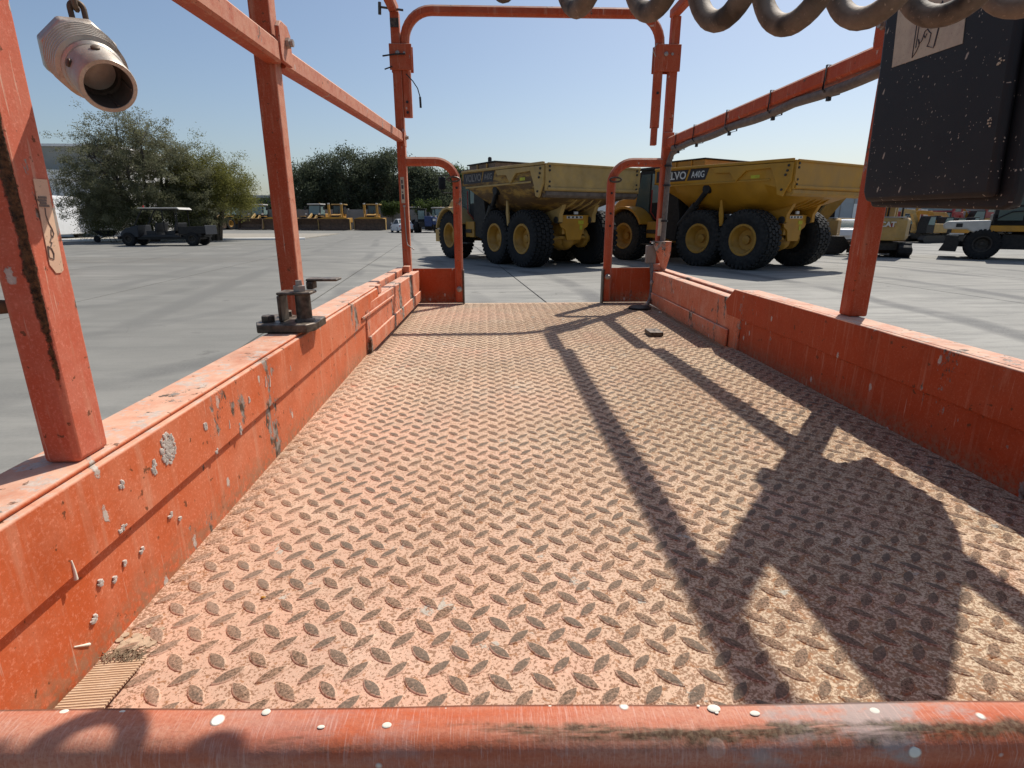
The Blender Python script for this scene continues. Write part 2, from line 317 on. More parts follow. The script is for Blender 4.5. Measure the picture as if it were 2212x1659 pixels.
def concrete(name):
    k = NT(name); geo = k.n('ShaderNodeNewGeometry'); k.co = geo.outputs['Position']
    oi = k.n('ShaderNodeObjectInfo'); x = k.xyz()
    c = k.mix(k.ramp(oi.outputs['Random'], 0, 1), (.295,.281,.248), (.335,.319,.282))
    c = k.mix(k.ramp(k.noise(.35, 6, .62), .40, .62, 0, .75), c, (.205,.198,.178))
    c = k.mix(k.ramp(k.noise(1, 6, .62, k.mapped((.5,2.6,1), rot=(0,0,R(6)))), .46, .62, 0, .65), c, (.165,.16,.145))
    tr = k.n('ShaderNodeTexWave', wave_type='RINGS', rings_direction='SPHERICAL'); k.l(k.mapped((.045,.045,1), loc=(.5,-.55,0)), tr.inputs[0]); tr.inputs['Scale'].default_value = 2.4; tr.inputs['Distortion'].default_value = 1.6; tr.inputs['Detail'].default_value = 4; tr.inputs['Detail Scale'].default_value = 1.7
    c = k.mix(k.math('MULTIPLY', k.ramp(tr.outputs['Fac'], .90, .99), k.ramp(k.noise(.5, 4), .38, .55, 0, .85)), c, (.10,.098,.094))   # turning tyre marks
    tr2 = k.n('ShaderNodeTexWave', wave_type='BANDS', bands_direction='X'); k.l(k.mapped((.10,.012,1), rot=(0,0,R(-52))), tr2.inputs[0]); tr2.inputs['Scale'].default_value = 1.9; tr2.inputs['Distortion'].default_value = 2.6; tr2.inputs['Detail'].default_value = 4
    c = k.mix(k.math('MULTIPLY', k.ramp(tr2.outputs['Fac'], .90, .985), k.math('MULTIPLY', k.ramp(k.noise(.23, 4), .42, .56, 0, .75), k.ramp(x[0], 5, -2, .15, 1))), c, (.10,.098,.094))
    c = k.mix(k.math('MULTIPLY', k.ramp(k.noise(1.3, 5, .65), .64, .70), .7), c, (.075,.07,.06)); c = k.mix(k.math('MULTIPLY', k.ramp(k.noise(7, 6, .7), .655, .69), .6), c, (.09,.085,.075))   # oil drips
    cr = k.n('ShaderNodeTexVoronoi', feature='DISTANCE_TO_EDGE'); cr.inputs['Scale'].default_value = .28; wv_ = k.n('ShaderNodeVectorMath', operation='ADD'); k.l(k.co, wv_.inputs[0]); wn_ = k.n('ShaderNodeTexNoise'); wn_.inputs['Scale'].default_value = 1.1; wn_.inputs['Detail'].default_value = 6; k.l(k.co, wn_.inputs[0]); k.l(wn_.outputs['Color'], wv_.inputs[1]); k.l(wv_.outputs[0], cr.inputs['Vector'])
    c = k.mix(k.math('MULTIPLY', k.ramp(cr.outputs['Distance'], .0035, .0015), k.ramp(k.noise(.12, 3), .50, .56, 0, .7)), c, (.09,.085,.075))   # hairline cracks
    # damp, oily patch of bare dirt on the left
    d = k.math('ADD', k.math('POWER', k.math('DIVIDE', k.math('ADD', x[0], 15.5), 8.5), 2), k.math('POWER', k.math('DIVIDE', k.math('SUBTRACT', x[1], 22.4), 2.2), 2))
    pm = k.math('MULTIPLY', k.ramp(d, 1.2, .2), k.ramp(k.noise(1, 6, .65, k.mapped((.4,2.0,1))), .36, .52)); c = k.mix(k.math('MULTIPLY', pm, .75), c, k.mix(k.ramp(k.noise(2.5, 5), .4, .6), (.17,.125,.075), (.055,.046,.038)))
    c = k.mix(k.ramp(k.noise(1, 5, .7, k.mapped((2.2,9,1))), .50, .66, 0, .45), c, (.20,.195,.18))
    c = k.mix(k.ramp(k.noise(38, 5, .7), .35, .72, 0, .30), c, (.43,.415,.375))
    c = k.mix(k.math('MULTIPLY', k.ramp(k.math('ADD', x[0], k.math('MULTIPLY', x[1], .10)), 1.0, -5), k.ramp(k.noise(.5, 4), .3, .6, .45, .85)), c, (.165,.160,.142))
    c = k.mix(k.ramp(k.noise(140, 3, .7), .60, .72, 0, .4), c, (.13,.125,.115))
    return k.out(c, .86, 0, k.bump(k.noise(90, 4, .7), .25, .004), .25)
M['concrete'] = concrete('yard_concrete')
M['joint'] = plain('joint_filler', (.065,.06,.052), .95, var=.3, scale=3)
M['black_plastic'] = None
def boxmat():
    k = NT('scuffed_black_plastic'); f = k.noise(900, 3, .7)
    c = k.mix(k.ramp(k.noise(9, 5), .35, .7), (.0075,.008,.010), (.014,.014,.015))
    d = k.math('MULTIPLY', k.ramp(k.noise(14, 6, .7), .52, .78, 0, .22), k.ramp(k.up(), -.9, .6, .9, .3)); c = k.mix(d, c, (.065,.042,.030))
    x = k.xyz()
    c = k.mix(k.math('MULTIPLY', k.ramp(x[2], .045, .0), k.ramp(k.noise(30, 5), .35, .7, .1, .6)), c, (.045,.030,.022))
    for sc, th, st, ln in ((80, .95, .40, .25), (170, .945, .6, .2), (300, .93, .7, .1)):
        v = k.voro_yz(sc, st, ln); q = k.n('ShaderNodeSeparateColor'); k.l(v.outputs['Color'], q.inputs[0])
        m = k.math('MULTIPLY', k.ramp(k.math('ADD', v.outputs['Distance'], k.math('MULTIPLY', k.noise(240, 2), .2)), .27, .20), k.ramp(q.outputs[0], th, th+.01)); c = k.mix(k.math('MULTIPLY', m, .8), c, (.42,.36,.29))
    return k.out(c, .62, 0, k.bump(f, .35, .0006), .35)
M['black_plastic'] = boxmat()
def stickermat(name, col, stain):
    k = NT(name); c = k.mix(k.ramp(k.noise(26, 6, .7), .42, .66, 0, .6), col, stain); c = k.mix(k.ramp(k.noise(300, 3, .7), .60, .72, 0, .6), c, (.16,.11,.07)); return k.out(c, .6)
M['sticker'] = stickermat('grimy_sticker', (.46,.38,.27), (.26,.20,.16)); M['sticker2'] = stickermat('sun_bleached_sticker', (.70,.47,.31), (.55,.33,.22))
M['ink'] = plain('faded_ink', (.055,.045,.05), .7)
M['ink2'] = plain('washed_ink', (.20,.15,.12), .7)
M['rust'] = plain('flaky_rust', (.105,.055,.026), .9, var=.6, scale=70)
M['dark_steel'] = plain('greasy_black_steel', (.022,.018,.014), .5, .4, .5, 40, dust=.75, dustc=(.38,.30,.23))
M['bolt'] = plain('dull_bolt_steel', (.32,.28,.25), .5, .5, .3, 60, dust=.5)
M['cable'] = None
def cablemat():
    k = NT('dusty_rubber_cable'); c = k.mix(k.ramp(k.noise(45, 5, .65), .35, .7), (.11,.083,.061), (.23,.18,.135))
    c = k.mix(k.math('MULTIPLY', k.ramp(k.up(), .2, .9), .8), c, (.55,.45,.35)); c = k.mix(k.ramp(k.noise(520, 3, .7), .63, .70), c, (.36,.28,.21))
    c = k.mix(k.math('MULTIPLY', k.ramp(k.noise(22, 4), .53, .62), .85), c, (.018,.013,.010))
    return k.out(c, .72, 0, k.bump(k.noise(600, 3), .3, .0006), .3)
M['cable'] = cablemat()
M['thin_cable'] = plain('grey_dusty_cable', (.10,.085,.075), .7, var=.4, scale=40, dust=.6)
M['tie'] = plain('black_zip_tie', (.014,.012,.012), .5)
def sockmat():
    k = NT('dull_cast_metal'); c = k.mix(k.ramp(k.noise(60, 6, .7), .35, .68), (.36,.305,.245), (.50,.45,.385)); c = k.mix(k.ramp(k.noise(16, 5), .46, .62, 0, .85), c, (.50,.46,.40))
    c = k.mix(k.ramp(k.noise(35, 5, .7), .58, .68, 0, .8), c, (.16,.10,.06)); return k.out(c, k.ramp(k.noise(50, 4), .3, .7, .34, .6), .55, k.bump(k.noise(260, 4, .7), .3, .0008), .5)
M['socket'] = sockmat(); M['chain'] = plain('rusty_chain', (.13,.09,.06), .6, .5, .5, 80)
M['strap'] = None
def strapmat():
    k = NT('woven_webbing'); wv = k.n('ShaderNodeTexWave', wave_type='BANDS', bands_direction='Y'); k.l(k.mapped((1,1,1)), wv.inputs[0]); wv.inputs['Scale'].default_value = 118; wv.inputs['Distortion'].default_value = 1.2
    c = k.mix(wv.outputs['Fac'], (.36,.22,.125), (.66,.47,.31)); c = k.mix(k.ramp(k.noise(90, 4), .5, .7, 0, .6), c, (.60,.44,.30)); return k.out(c, .95, 0, k.bump(wv.outputs['Fac'], .8, .0016), .1)
M['strap'] = strapmat(); M['fibre'] = plain('frayed_fibre', (.20,.14,.085), .95, var=.5, scale=60)
M['cement'] = plain('dried_cement', (.52,.48,.42), .95, var=.35, scale=220, spec=.1)
M['white_drop'] = plain('dried_white_drops', (.74,.69,.57), .8, var=.1, scale=90)
M['jbox'] = plain('grey_junction_box', (.20,.165,.135), .7, var=.2, scale=25, dust=.4)
# vehicles
M['yellow'] = plain('machine_yellow', (.42,.205,.020), .55, var=.22, scale=3.2, dust=.45, dustc=(.42,.31,.17))
M['yellow_b'] = plain('clean_machine_yellow', (.46,.215,.013), .5, var=.18, scale=2.2, dust=.25, dustc=(.42,.28,.12))
M['tan'] = plain('faded_machine_tan', (.44,.27,.075), .6, var=.22, scale=3, dust=.4)
def dirtyyellow():
    k = NT('rust_stained_yellow'); x = k.xyz(); n1 = k.noise(2.2, 6, .65)
    c = k.mix(k.ramp(n1, .35, .7), (.34,.17,.020), (.41,.25,.06)); c = k.mix(k.ramp(k.math('ADD', k.noise(1, 6, .7, k.mapped((1.2,1.2,5))), k.ramp(x[2], 2.9, 1.6, 0, .12)), .47, .60, 0, .9), c, (.085,.042,.015))
    c = k.mix(k.ramp(k.up(), .5, .95, 0, .7), c, (.55,.44,.28)); return k.out(c, .68)
M['yellow_d'] = dirtyyellow()
M['tyre'] = plain('dusty_tyre_rubber', (.012,.0125,.014), .85, var=.35, scale=5, dust=.28, dustc=(.14,.125,.105), spec=.25)
M['tyre_new'] = plain('black_tyre_rubber', (.010,.0105,.012), .8, var=.3, scale=5, dust=.5, dustc=(.17,.155,.135), spec=.25)
M['blackpaint'] = plain('black_machine_paint', (.010,.0105,.012), .6, var=.3, scale=4, dust=.12, spec=.3)
M['darkmetal'] = plain('dark_steel_parts', (.022,.020,.018), .65, .2, .4, 6, dust=.25)
M['navy'] = plain('dark_side_panel', (.014,.015,.020), .5, var=.15)
M['decal_white'] = plain('white_lettering', (.62,.60,.56), .6, var=.1)
M['decal_grey'] = plain('worn_lettering', (.19,.17,.155), .7, var=.3, scale=12)
M['decal_panel'] = plain('dark_decal_panel', (.028,.024,.028), .6, var=.2)
M['hivis'] = plain('yellow_green_sticker', (.50,.46,.03), .6)
def glassmat(name, col, rough=.08):
    k = NT(name); k.b.inputs['Transmission Weight'].default_value = .55; k.b.inputs['IOR'].default_value = 1.3; return k.out(col, rough, 0, None, .6)
M['glass'] = glassmat('tinted_cab_glass', (.18,.24,.22)); M['glass_clear'] = glassmat('cab_window_glass', (.42,.55,.52))
M['wear'] = plain('scraped_steel_edge', (.17,.125,.095), .6, .3, .4, 5)
M['red'] = plain('red_truck_paint', (.30,.020,.022), .5, dust=.25); M['blue'] = plain('blue_machine_paint', (.012,.035,.125), .5, dust=.12)
M['white'] = plain('white_vehicle_paint', (.62,.63,.64), .4, var=.06, dust=.15); M['offwhite'] = plain('dusty_white_paint', (.52,.50,.46), .55, var=.12, dust=.3)
M['light_red'] = plain('red_lamp_lens', (.42,.012,.010), .3); M['chrome'] = plain('mirror_housing', (.25,.25,.25), .4, .6)
M['blade'] = plain('rusted_blade_steel', (.085,.048,.030), .75, .1, .5, 3, dust=.3)
M['wallwhite'] = plain('white_wall_render', (.80,.78,.74), .9, var=.05, scale=1.2); M['wallshade'] = plain('beige_cladding', (.36,.34,.29), .85, var=.08, scale=1.5)
M['wallgrey'] = plain('grey_block_wall', (.27,.255,.235), .95, var=.15, scale=.8); M['roofgrey'] = plain('grey_metal_cladding', (.33,.36,.38), .6, var=.1, scale=1)
M['pole'] = plain('galvanised_pole', (.30,.30,.29), .5, .5)
M['bark'] = plain('grey_bark', (.075,.060,.045), .95, var=.4, scale=9)
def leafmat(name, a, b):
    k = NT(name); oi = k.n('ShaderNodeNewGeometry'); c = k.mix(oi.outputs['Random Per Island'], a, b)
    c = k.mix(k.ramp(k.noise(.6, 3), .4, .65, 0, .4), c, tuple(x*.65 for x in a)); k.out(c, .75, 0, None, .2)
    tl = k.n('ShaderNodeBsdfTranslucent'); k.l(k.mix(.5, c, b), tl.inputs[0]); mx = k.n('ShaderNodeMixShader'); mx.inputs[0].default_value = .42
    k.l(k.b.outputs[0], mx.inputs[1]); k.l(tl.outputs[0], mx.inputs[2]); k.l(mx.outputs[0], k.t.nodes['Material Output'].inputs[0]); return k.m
M['leaf_dry'] = leafmat('grey_green_leaves', (.13,.135,.075), (.24,.235,.13)); M['leaf_olive'] = leafmat('olive_leaves', (.11,.115,.028), (.23,.22,.06))
M['leaf_dark'] = leafmat('dark_green_leaves', (.050,.062,.036), (.120,.140,.085)); M['leaf_skirt'] = leafmat('dull_green_leaves', (.075,.085,.035), (.15,.16,.07)); M['leaf_mid'] = leafmat('mid_green_leaves', (.040,.062,.018), (.095,.13,.035))  # low skirt leaves are darker and greener than the acacia crown
M['bore'] = plain('dark_bore', (.085,.058,.042), .9, var=.3, scale=60)  # inside of the coupling, darker brown than its outer metal
M['seat'] = plain('dark_seat_vinyl', (.018,.018,.02), .6); M['hose'] = plain('black_hose', (.012,.012,.012), .5)
# ---------------------------------------------------------------- the lift platform (x right, y away from the eye, z above its deck)
YE, FD, STEP = 2.45, -.016, 1.47          # far end, level of the extension deck, where it starts
XL, XR = -.315, .672
lift = thing('scissor_lift_platform', 'orange dusty scissor lift platform with tread plate deck, toe boards and guard rails', 'lift platform', (.18, 1.3, 0))
def pb(mb, name, mat, parent=lift, bevel=.002, smooth=R(35), label=None, seg=2):
    mb.v = [(p[0], p[1], p[2] + DECK) for p in mb.v]
    return mb.build(name, mat, parent, smooth, bevel, True, label, seg)
dk = pb(MB().box(XL-.004, XR+.004, .10, STEP, -.03, 0), 'deck_plate', M['deck'], bevel=0)
dk2 = pb(MB().box(XL-.02, XR+.03, STEP-.10, YE+.01, FD-.035, FD), 'extension_deck_plate', M['deck'], bevel=0)
# raised lozenges of the tread plate
PT = .0324
def lozenge():
    b = MB(); n = 7; L, W = .0132, .0049; secs = []
    for k, (sc_, z) in enumerate(((1.14, -.0004), (1.0, .0008), (.80, .0013))):
        q = []
        for s_ in (1, -1):
            for i in range(n - 1):
                t = -1 + 2*i/(n-1); t *= s_
                q.append(((L*(sc_ if k else 1.05))*t, s_*W*sc_*(1 - abs(t)**2.2), z))
        secs.append(q)
    b.loft(secs); return b
def loz_mesh(a):
    b = lozenge(); b.xf(Matrix.Rotation(a, 4, 'Z')); return b
lm = {}
for key, a in (('a', R(-45)), ('b', R(45))):
    me = loz_mesh(a).mesh('raised_lozenge', R(50)); me.materials.append(M['loz']); lm[key] = me
spots = []
for lvl, y0, y1, base in ((0, .17, STEP, dk), (FD, STEP+.012, YE-.02, dk2)):
    for key, off in (('a', 0), ('b', .5)):
        i0 = math.floor((XL - .21*PT) / PT)
        for i in range(i0, i0 + 36):
            x = (.21 + i + off)*PT
            if not (XL+.012 < x < XR-.010): continue
            j0 = math.floor((y0 - .3437)/PT)
            for j in range(j0, j0 + 44):
                y = .3437 + (j + off)*PT
                if y0+.008 < y < y1-.008: spots.append((key, x, y, lvl, base))
seen = [s for s in spots if s[2] > .315]; seen.sort(key=lambda s: s[2]*1.0 + .12*abs(s[1]-.05))
single = set(id(s) for s in seen[:300])
rest = {dk.name: MB(), dk2.name: MB()}
tmpl = {k: (loz_mesh(a).v, loz_mesh(a).f) for k, a in (('a', R(-45)), ('b', R(45)))}
rl = random.Random(3)
for s_ in spots:
    key, x, y, z, base = s_
    x += rl.uniform(-.0006, .0006); y += rl.uniform(-.0006, .0006)
    if id(s_) in single:
        o = bpy.data.objects.new('raised_lozenge', lm[key]); COL.objects.link(o); o.parent = base
        o.location = (x - .18, y - 1.3, z + DECK); o.rotation_euler.z = rl.uniform(-.07, .07); o.scale = (rl.uniform(.9, 1.08),)*2 + (1,)
    else:
        v, f = tmpl[key]; sc_ = rl.uniform(.9, 1.08); rest[base.name].add([(p[0]*sc_+x, p[1]*sc_+y, p[2]+z) for p in v], f)
for nm, base in ((dk.name, dk), (dk2.name, dk2)):
    if rest[nm].v: stuff(pb(rest[nm], 'raised_lozenges', M['loz'], base, 0, R(50)))
# ---- left toe boards
pb(MB().box(XL-.010, XL, .10, STEP-.02, -.02, .091), 'toe_board', M['paint'])
up = MB().prism([(.10,.084),(1.425,.084),(1.425,.112),(1.62,.112),(1.60,.152),(.10,.152)], 'x', XL-.004, XL+.006)
up.box(XL-.052, XL+.001, .10, 1.60, .1525, .157); up.box(XL-.052, XL-.047, .10, 1.60, .03, .1520); pb(up, 'toe_board', M['paint'])
e = MB()
def slant(x0, x1, y0, y1, xa, xb, z0, z1):       # board that drifts sideways along y
    return [(x0+xa, y0, z0), (x1+xa, y0, z0), (x1+xb, y1, z0), (x0+xb, y1, z0), (x0+xa, y0, z1), (x1+xa, y0, z1), (x1+xb, y1, z1), (x0+xb, y1, z1)]
BF = [(3,2,1,0),(4,5,6,7),(0,1,5,4),(1,2,6,5),(2,3,7,6),(3,0,4,7)]
e.add(slant(-.006, .004, 1.44, 2.42, -.314, -.292, .006, .128), BF)
e.add(slant(-.036, -.007, 1.60, 2.42, -.314, -.292, .122, .1265), BF)
e.add(slant(.0045, .011, 1.44, 2.42, -.314, -.292, .004, .045), BF)
e.add(slant(.0045, .0085, 1.37, 1.80, -.313, -.304, .100, .108), BF)
pb(e, 'extension_toe_board', M['paint_worn'], bevel=.003)
e = MB().add(slant(-.080, -.044, 1.605, 2.42, -.314, -.300, .03, .143), BF); pb(e, 'extension_toe_board', M['paint_worn'], bevel=.004)
for y in (1.66, 2.34): pb(MB().box(-.345, -.318, y, y+.05, .1275, .152), 'stop_block', M['paint_worn'])
# ---- right toe boards
pb(MB().box(XR, XR+.010, .10, STEP-.02, -.02, .091), 'toe_board', M['paint_deep'])
up = MB().prism([(.10,.084),(1.52,.084),(1.54,.118),(1.49,.157),(.10,.157)], 'x', XR-.006, XR+.004)
up.box(XR+.005, XR+.052, .10, 1.47, .1525, .157); up.box(XR+.047, XR+.052, .10, 1.49, .03, .1520); pb(up, 'toe_board', M['paint_deep'])
e = MB().add(slant(-.004, .006, 1.44, 2.32, .672, .690, -.005, .130), BF)
e.add(slant(.0065, .032, 1.44, 2.32, .672, .690, .124, .1295), BF); e.add(slant(-.0105, -.0045, 1.50, 2.32, .672, .690, -.004, .045), BF)
pb(e, 'extension_toe_board', M['paint_worn'], bevel=.003)
e = MB().add(slant(.046, .080, 1.44, 2.42, .672, .690, .02, .134), BF); pb(e, 'extension_toe_board', M['paint_worn'], bevel=.004)
# ---- near end board, just under the lens
e = MB(); prof = [(-.0190,.02),(-.0190,.145)] + [(-.0100 - .0090*math.cos(a), .1465 + .0090*math.sin(a)) for a in [R(15*i) for i in range(1, 6)]] + [(-.004,.1553),(-.001,.1548),(0,.153),(0,.02)]
a_, b_ = on_z(0, 1531, DECK+.1545), on_z(2212, 1511, DECK+.1545); sl_ = (b_.y - a_.y)/(b_.x - a_.x); ENDY = lambda x: a_.y + sl_*(x - a_.x)
n_ = 24; secs = []
for i in range(n_ + 1):
    x = XL - .06 + (XR - XL + .12)*i/n_; secs.append([(x, ENDY(x) + p[0], p[1] + .0006*math.sin(i*1.7)) for p in prof])
e.loft(secs); M['lip'] = lip_mat(a_.y, a_.x, sl_); pb(e, 'end_board', M['lip'], bevel=0)
# ---- posts and rails
TZ = 1.10
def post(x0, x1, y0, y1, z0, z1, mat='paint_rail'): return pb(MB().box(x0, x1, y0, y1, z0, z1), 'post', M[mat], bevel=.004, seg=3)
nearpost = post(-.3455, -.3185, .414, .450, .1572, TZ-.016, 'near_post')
post(-.401, -.365, 1.110, 1.146, .05, TZ-.016); post(-.353, -.319, YE-.035, YE, .02, TZ-.016)
post(.700, .736, 1.045, 1.081, .1572, TZ-.016); post(.722, .756, YE-.035, YE, .02, TZ-.016)
for x in (-.352, .704): post(x, x+.034, .128, .144, -.03, TZ-.016)
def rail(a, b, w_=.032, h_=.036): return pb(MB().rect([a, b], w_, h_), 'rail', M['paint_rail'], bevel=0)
rail((-.372, .30, .606), (-.366, 1.108, .616), .030, .036); rail((-.372, 1.148, .618), (-.338, YE-.0355, .648), .030, .036)
rail((.790, 1.02, .652), (.746, YE-.0355, .634), .034, .036); rail((.80, .16, .652), (.792, 1.015, .652))
rail((-.352, .11, TZ), (-.340, YE, TZ), .034, .034); rail((.728, .11, TZ), (.736, YE, TZ), .034, .034)
rail((-.334, .136, TZ), (.710, .136, TZ), .034, .034)
# joint plates with bolts
for x, y, z in ((-.352, 1.128, .632), (-.322, YE-.022, .645), (.692, 1.062, .655)):
    o = pb(MB().prism([(y-.026,z-.030),(y+.026,z-.030),(y+.030,z-.018),(y+.030,z+.022),(y+.016,z+.034),(y-.016,z+.034),(y-.030,z+.022),(y-.030,z-.018)], 'x', x-.004, x+.004), 'joint_plate', M['paint_rail'], bevel=.0015)
    s_ = 1 if x < 0 else -1
    pb(MB().lathe([(.0085,0),(.0085,.006),(.006,.0065),(.006,.012)], 6, (x+s_*.0045, y+.002, z+.004), (s_,0,0)), 'bolt', M['bolt'], o, 0)
# right post socket at the far end
pb(MB().box(.716, .760, YE-.044, YE-.0365, .612, .672), 'rail_socket', M['paint_rail'])
# ---- far hoop (drop-in top rail)
def arc_path(x0, x1, y, ztop, zl, zr, r):
    p = [(x0, y, zl)]
    for i in range(9):
        a = math.pi - i*math.pi/16; p.append((x0 + r + r*math.cos(a), y, ztop - r + r*math.sin(a)))
    for i in range(9):
        a = math.pi/2 - i*math.pi/16; p.append((x1 - r + r*math.cos(a), y, ztop - r + r*math.sin(a)))
    p.append((x1, y, zr)); return p
yh = YE - .02
pb(MB().rect(arc_path(-.302, .682, yh, 1.092, .722, .690, .105), .034, .030, (0,1,0), .25), 'hoop_rail', M['paint_rail'], bevel=0)
pb(MB().box(.6705, .6935, yh-.011, yh+.011, .625, .689), 'hoop_rail_end', M['paint_rail'])
for x0, x1, z0, z1 in ((-.361, -.276, .885, .975), (.662, .762, .890, .985)):
    o = pb(MB().box(x0, x1, YE-.043, YE-.0375, z0, z1), 'hoop_sleeve', M['paint_rail'])
    o2 = pb(MB().box(x0, x1, YE+.001, YE+.006, z0, z1), 'hoop_sleeve', M['paint_rail'])
    pb(MB().lathe([(.008,0),(.008,.006),(.005,.008)], 10, ((x0+x1)/2 - .01, YE-.0435, (z0+z1)/2+.012), (0,-1,0)), 'bolt', M['bolt'], o, 0)
    pb(MB().lathe([(.005,0),(.005,.005)], 8, ((x0+x1)/2 + .015, YE-.0435, (z0+z1)/2+.012), (0,-1,0)), 'bolt', M['bolt'], o, 0)
for x, z in ((-.302, .775), (-.302, .738), (.682, .815)):
    pb(MB().lathe([(.0052,0),(.0052,.0012)], 10, (x, yh-.0158, z), (0,-1,0)), 'pin_hole', M['tie'], bevel=0)
pb(MB().tube([(-.385, YE-.05, .930), (-.34, YE-.052, .936), (-.30, YE-.05, .938)], .003, 6).tube([(-.380, YE-.05, .885), (-.35, YE-.05, .895)], .0025, 6), 'locking_pin', M['tie'], bevel=0)
pb(MB().tube([(-.30, YE-.05, .87), (-.275, YE-.052, .845), (-.258, YE-.052, .82), (-.250, YE-.052, .79)], .0022, 6).tube([(-.250, YE-.052, .79), (-.249, YE-.052, .752)], .0042, 6), 'pin_lanyard', M['tie'], bevel=0)
pb(MB().tube([(.664, YE-.046, .985), (.656, YE-.055, .975), (.648, YE-.055, .958), (.662, YE-.046, .940)], .0022, 6), 'locking_pin', M['bolt'], bevel=0)
pb(MB().box(-.352, -.320, YE-.0390, YE-.0355, 1.03, 1.06).tube([(-.392, YE-.04, 1.095), (-.30, YE-.04, 1.085)], .004, 6).tube([(-.386, YE-.04, 1.11), (-.388, YE-.04, 1.07)], .006, 6), 'top_clamp', M['dark_steel'], bevel=0)
# ---- stub gates at the far end
def stub(xp, xi, s_):
    # xp post side, xi inner edge, s_ = direction towards the opening
    r = .085; zt = .560; xm = xi - s_*.015
    p = [(xp, yh, zt)]
    for i in range(9):
        a = math.pi/2 - i*math.pi/16; p.append((xm - s_*r + s_*r*math.cos(a), yh, zt - r + r*math.sin(a)))
    p.append((xm, yh, FD + .012))
    g = pb(MB().rect(p, .034, .030, (0,1,0), .25), 'stub_rail', M['paint_rail'], bevel=0)
    pn = pb(MB().box(min(xp, xi), max(xp, xi), YE-.002, YE+.002, FD+.002, .135), 'stub_panel', M['paint_deep'], bevel=.001)
    pb(MB().box(min(xi, xi+s_*.006), max(xi, xi+s_*.006), YE-.036, YE+.003, FD+.001, .130), 'edge_plate', M['dark_steel'], pn, .001)
    zb = .05 if s_ > 0 else .10
    pb(MB().lathe([(.012,0),(.012,.004),(.009,.005),(.009,.014),(.007,.018),(.003,.020)], 12, (xm, yh-.0155, zb), (0,-1,0)), 'bolt', M['bolt'], g, 0)
    lk = MB(); c = Vector((xm - s_*.012, yh-.022, .492)); lk.tube([c + Vector((.024*math.cos(a)*(1 if abs(math.cos(a)) > .2 else 1), 0, .009*math.sin(a))) for a in [2*math.pi*i/14 for i in range(14)]], .0034, 6, closed=True, up=(0,1,0))
    pb(lk, 'chain_link', M['dark_steel'], g, 0)
    for z in (.44, .36, .31) if s_ < 0 else (.46,): pb(MB().lathe([(.005,0),(.005,.001)], 8, (xm, yh-.0158, z), (0,-1,0)), 'pin_hole', M['tie'], g, 0)
stub(-.3185, -.104, 1); stub(.7215, .503, -1)
pb(MB().box(-.2925, -.2885, 2.405, 2.418, .03, .115), 'corner_flange', M['paint'])
# ---- junction box, gusset and conduit at the far right post
pb(MB().box(.672, .712, 2.375, 2.409, .158, .232), 'junction_box', M['jbox'], bevel=.004)
pb(MB().prism([(.690,.243),(.768,.243),(.768,.200),(.752,.135),(.735,.135)], 'y', 2.362, 2.367), 'gusset', M['paint_worn'], bevel=.001)
pb(MB().box(.690, .770, 2.362, 2.41, .2435, .248), 'gusset_cap', M['paint_worn'], bevel=.001)
pb(MB().box(.700, .752, 2.370, 2.41, .131, .156), 'foot_block', M['paint_worn'])
cw = [Vector((.741, 2.402, .245)), Vector((.7425, 2.402, .40)), Vector((.744, 2.402, .56)), Vector((.752, 2.395, .592)), Vector((.762, 2.36, .602))]
pb(MB().tube(cw, .0115, 8), 'conduit', M['thin_cable'], bevel=0, smooth=R(60))
for z in (.33, .47, .545): pb(MB().lathe([(.0155,-.004),(.0155,.004)], 10, (.7425, 2.402, z), (0,0,1)), 'zip_tie', M['tie'], bevel=0)
pb(MB().box(.7215, .734, 2.398, 2.4145, .27, .34), 'sticker', M['sticker'], bevel=0)
# loose cable from the box down on to the deck
pb(MB().tube([(.690, 2.37, .158), (.692, 2.35, .11), (.688, 2.33, .06), (.676, 2.30, .02), (.655, 2.27, FD+.010), (.63, 2.26, FD+.008), (.60, 2.27, FD+.008)], .008, 8), 'loose_cable', M['thin_cable'], bevel=0, smooth=R(60))
pb(MB().lathe([(.045,0),(.047,.008),(.03,.014),(.0,.016)], 14, (.625, 2.262, FD), (0,0,1)), 'rubber_boot', M['hose'], bevel=.001)
for z in (.02, .085): pb(MB().lathe([(.010,0),(.010,.006),(.006,.010)], 10, (.6845, 2.31, z), (-1,0,0)), 'bolt', M['bolt'], bevel=0)
# ---- hinge latch on the left board
hb = pb(MB().prism([(-.392,.955),(-.380,.925),(-.300,.925),(-.290,.945),(-.290,1.01),(-.392,1.04)], 'z', .158, .172), 'latch_base', M['dark_steel'], bevel=.002)
pb(MB().lathe([(.0170,0),(.0160,.003),(.0128,.005),(.0125,.046)], 16, (-.312, .962, .1725), (0,0,1)), 'latch_post', M['dark_steel'], bevel=0)
pb(MB().box(-.350, -.345, .945, .985, .1725, .217).box(-.350, -.294, .945, .985, .2175, .2225), 'latch_bracket', M['dark_steel'], bevel=.002)
pb(MB().lathe([(.0105,0),(.0105,.009),(.006,.0095),(.0055,.018)], 6, (-.316, .962, .2228), (0,0,1)), 'bolt', M['bolt'], bevel=0)
pb(MB().box(-.312, -.258, .985, 1.018, .236, .2405).box(-.312, -.300, .985, 1.01, .2225, .236), 'latch_lever', M['dark_steel'], bevel=.002)
for x, y in ((-.372, .958), (-.360, 1.010)): pb(MB().lathe([(.0115,0),(.0115,.009),(.009,.0105)], 6, (x, y, .1725), (0,0,1)), 'bolt', M['dark_steel'], bevel=.0005)
pb(MB().box(-.366, -.330, .952, 1.00, .1575, .1580), 'latch_foot', M['dark_steel'], bevel=0)
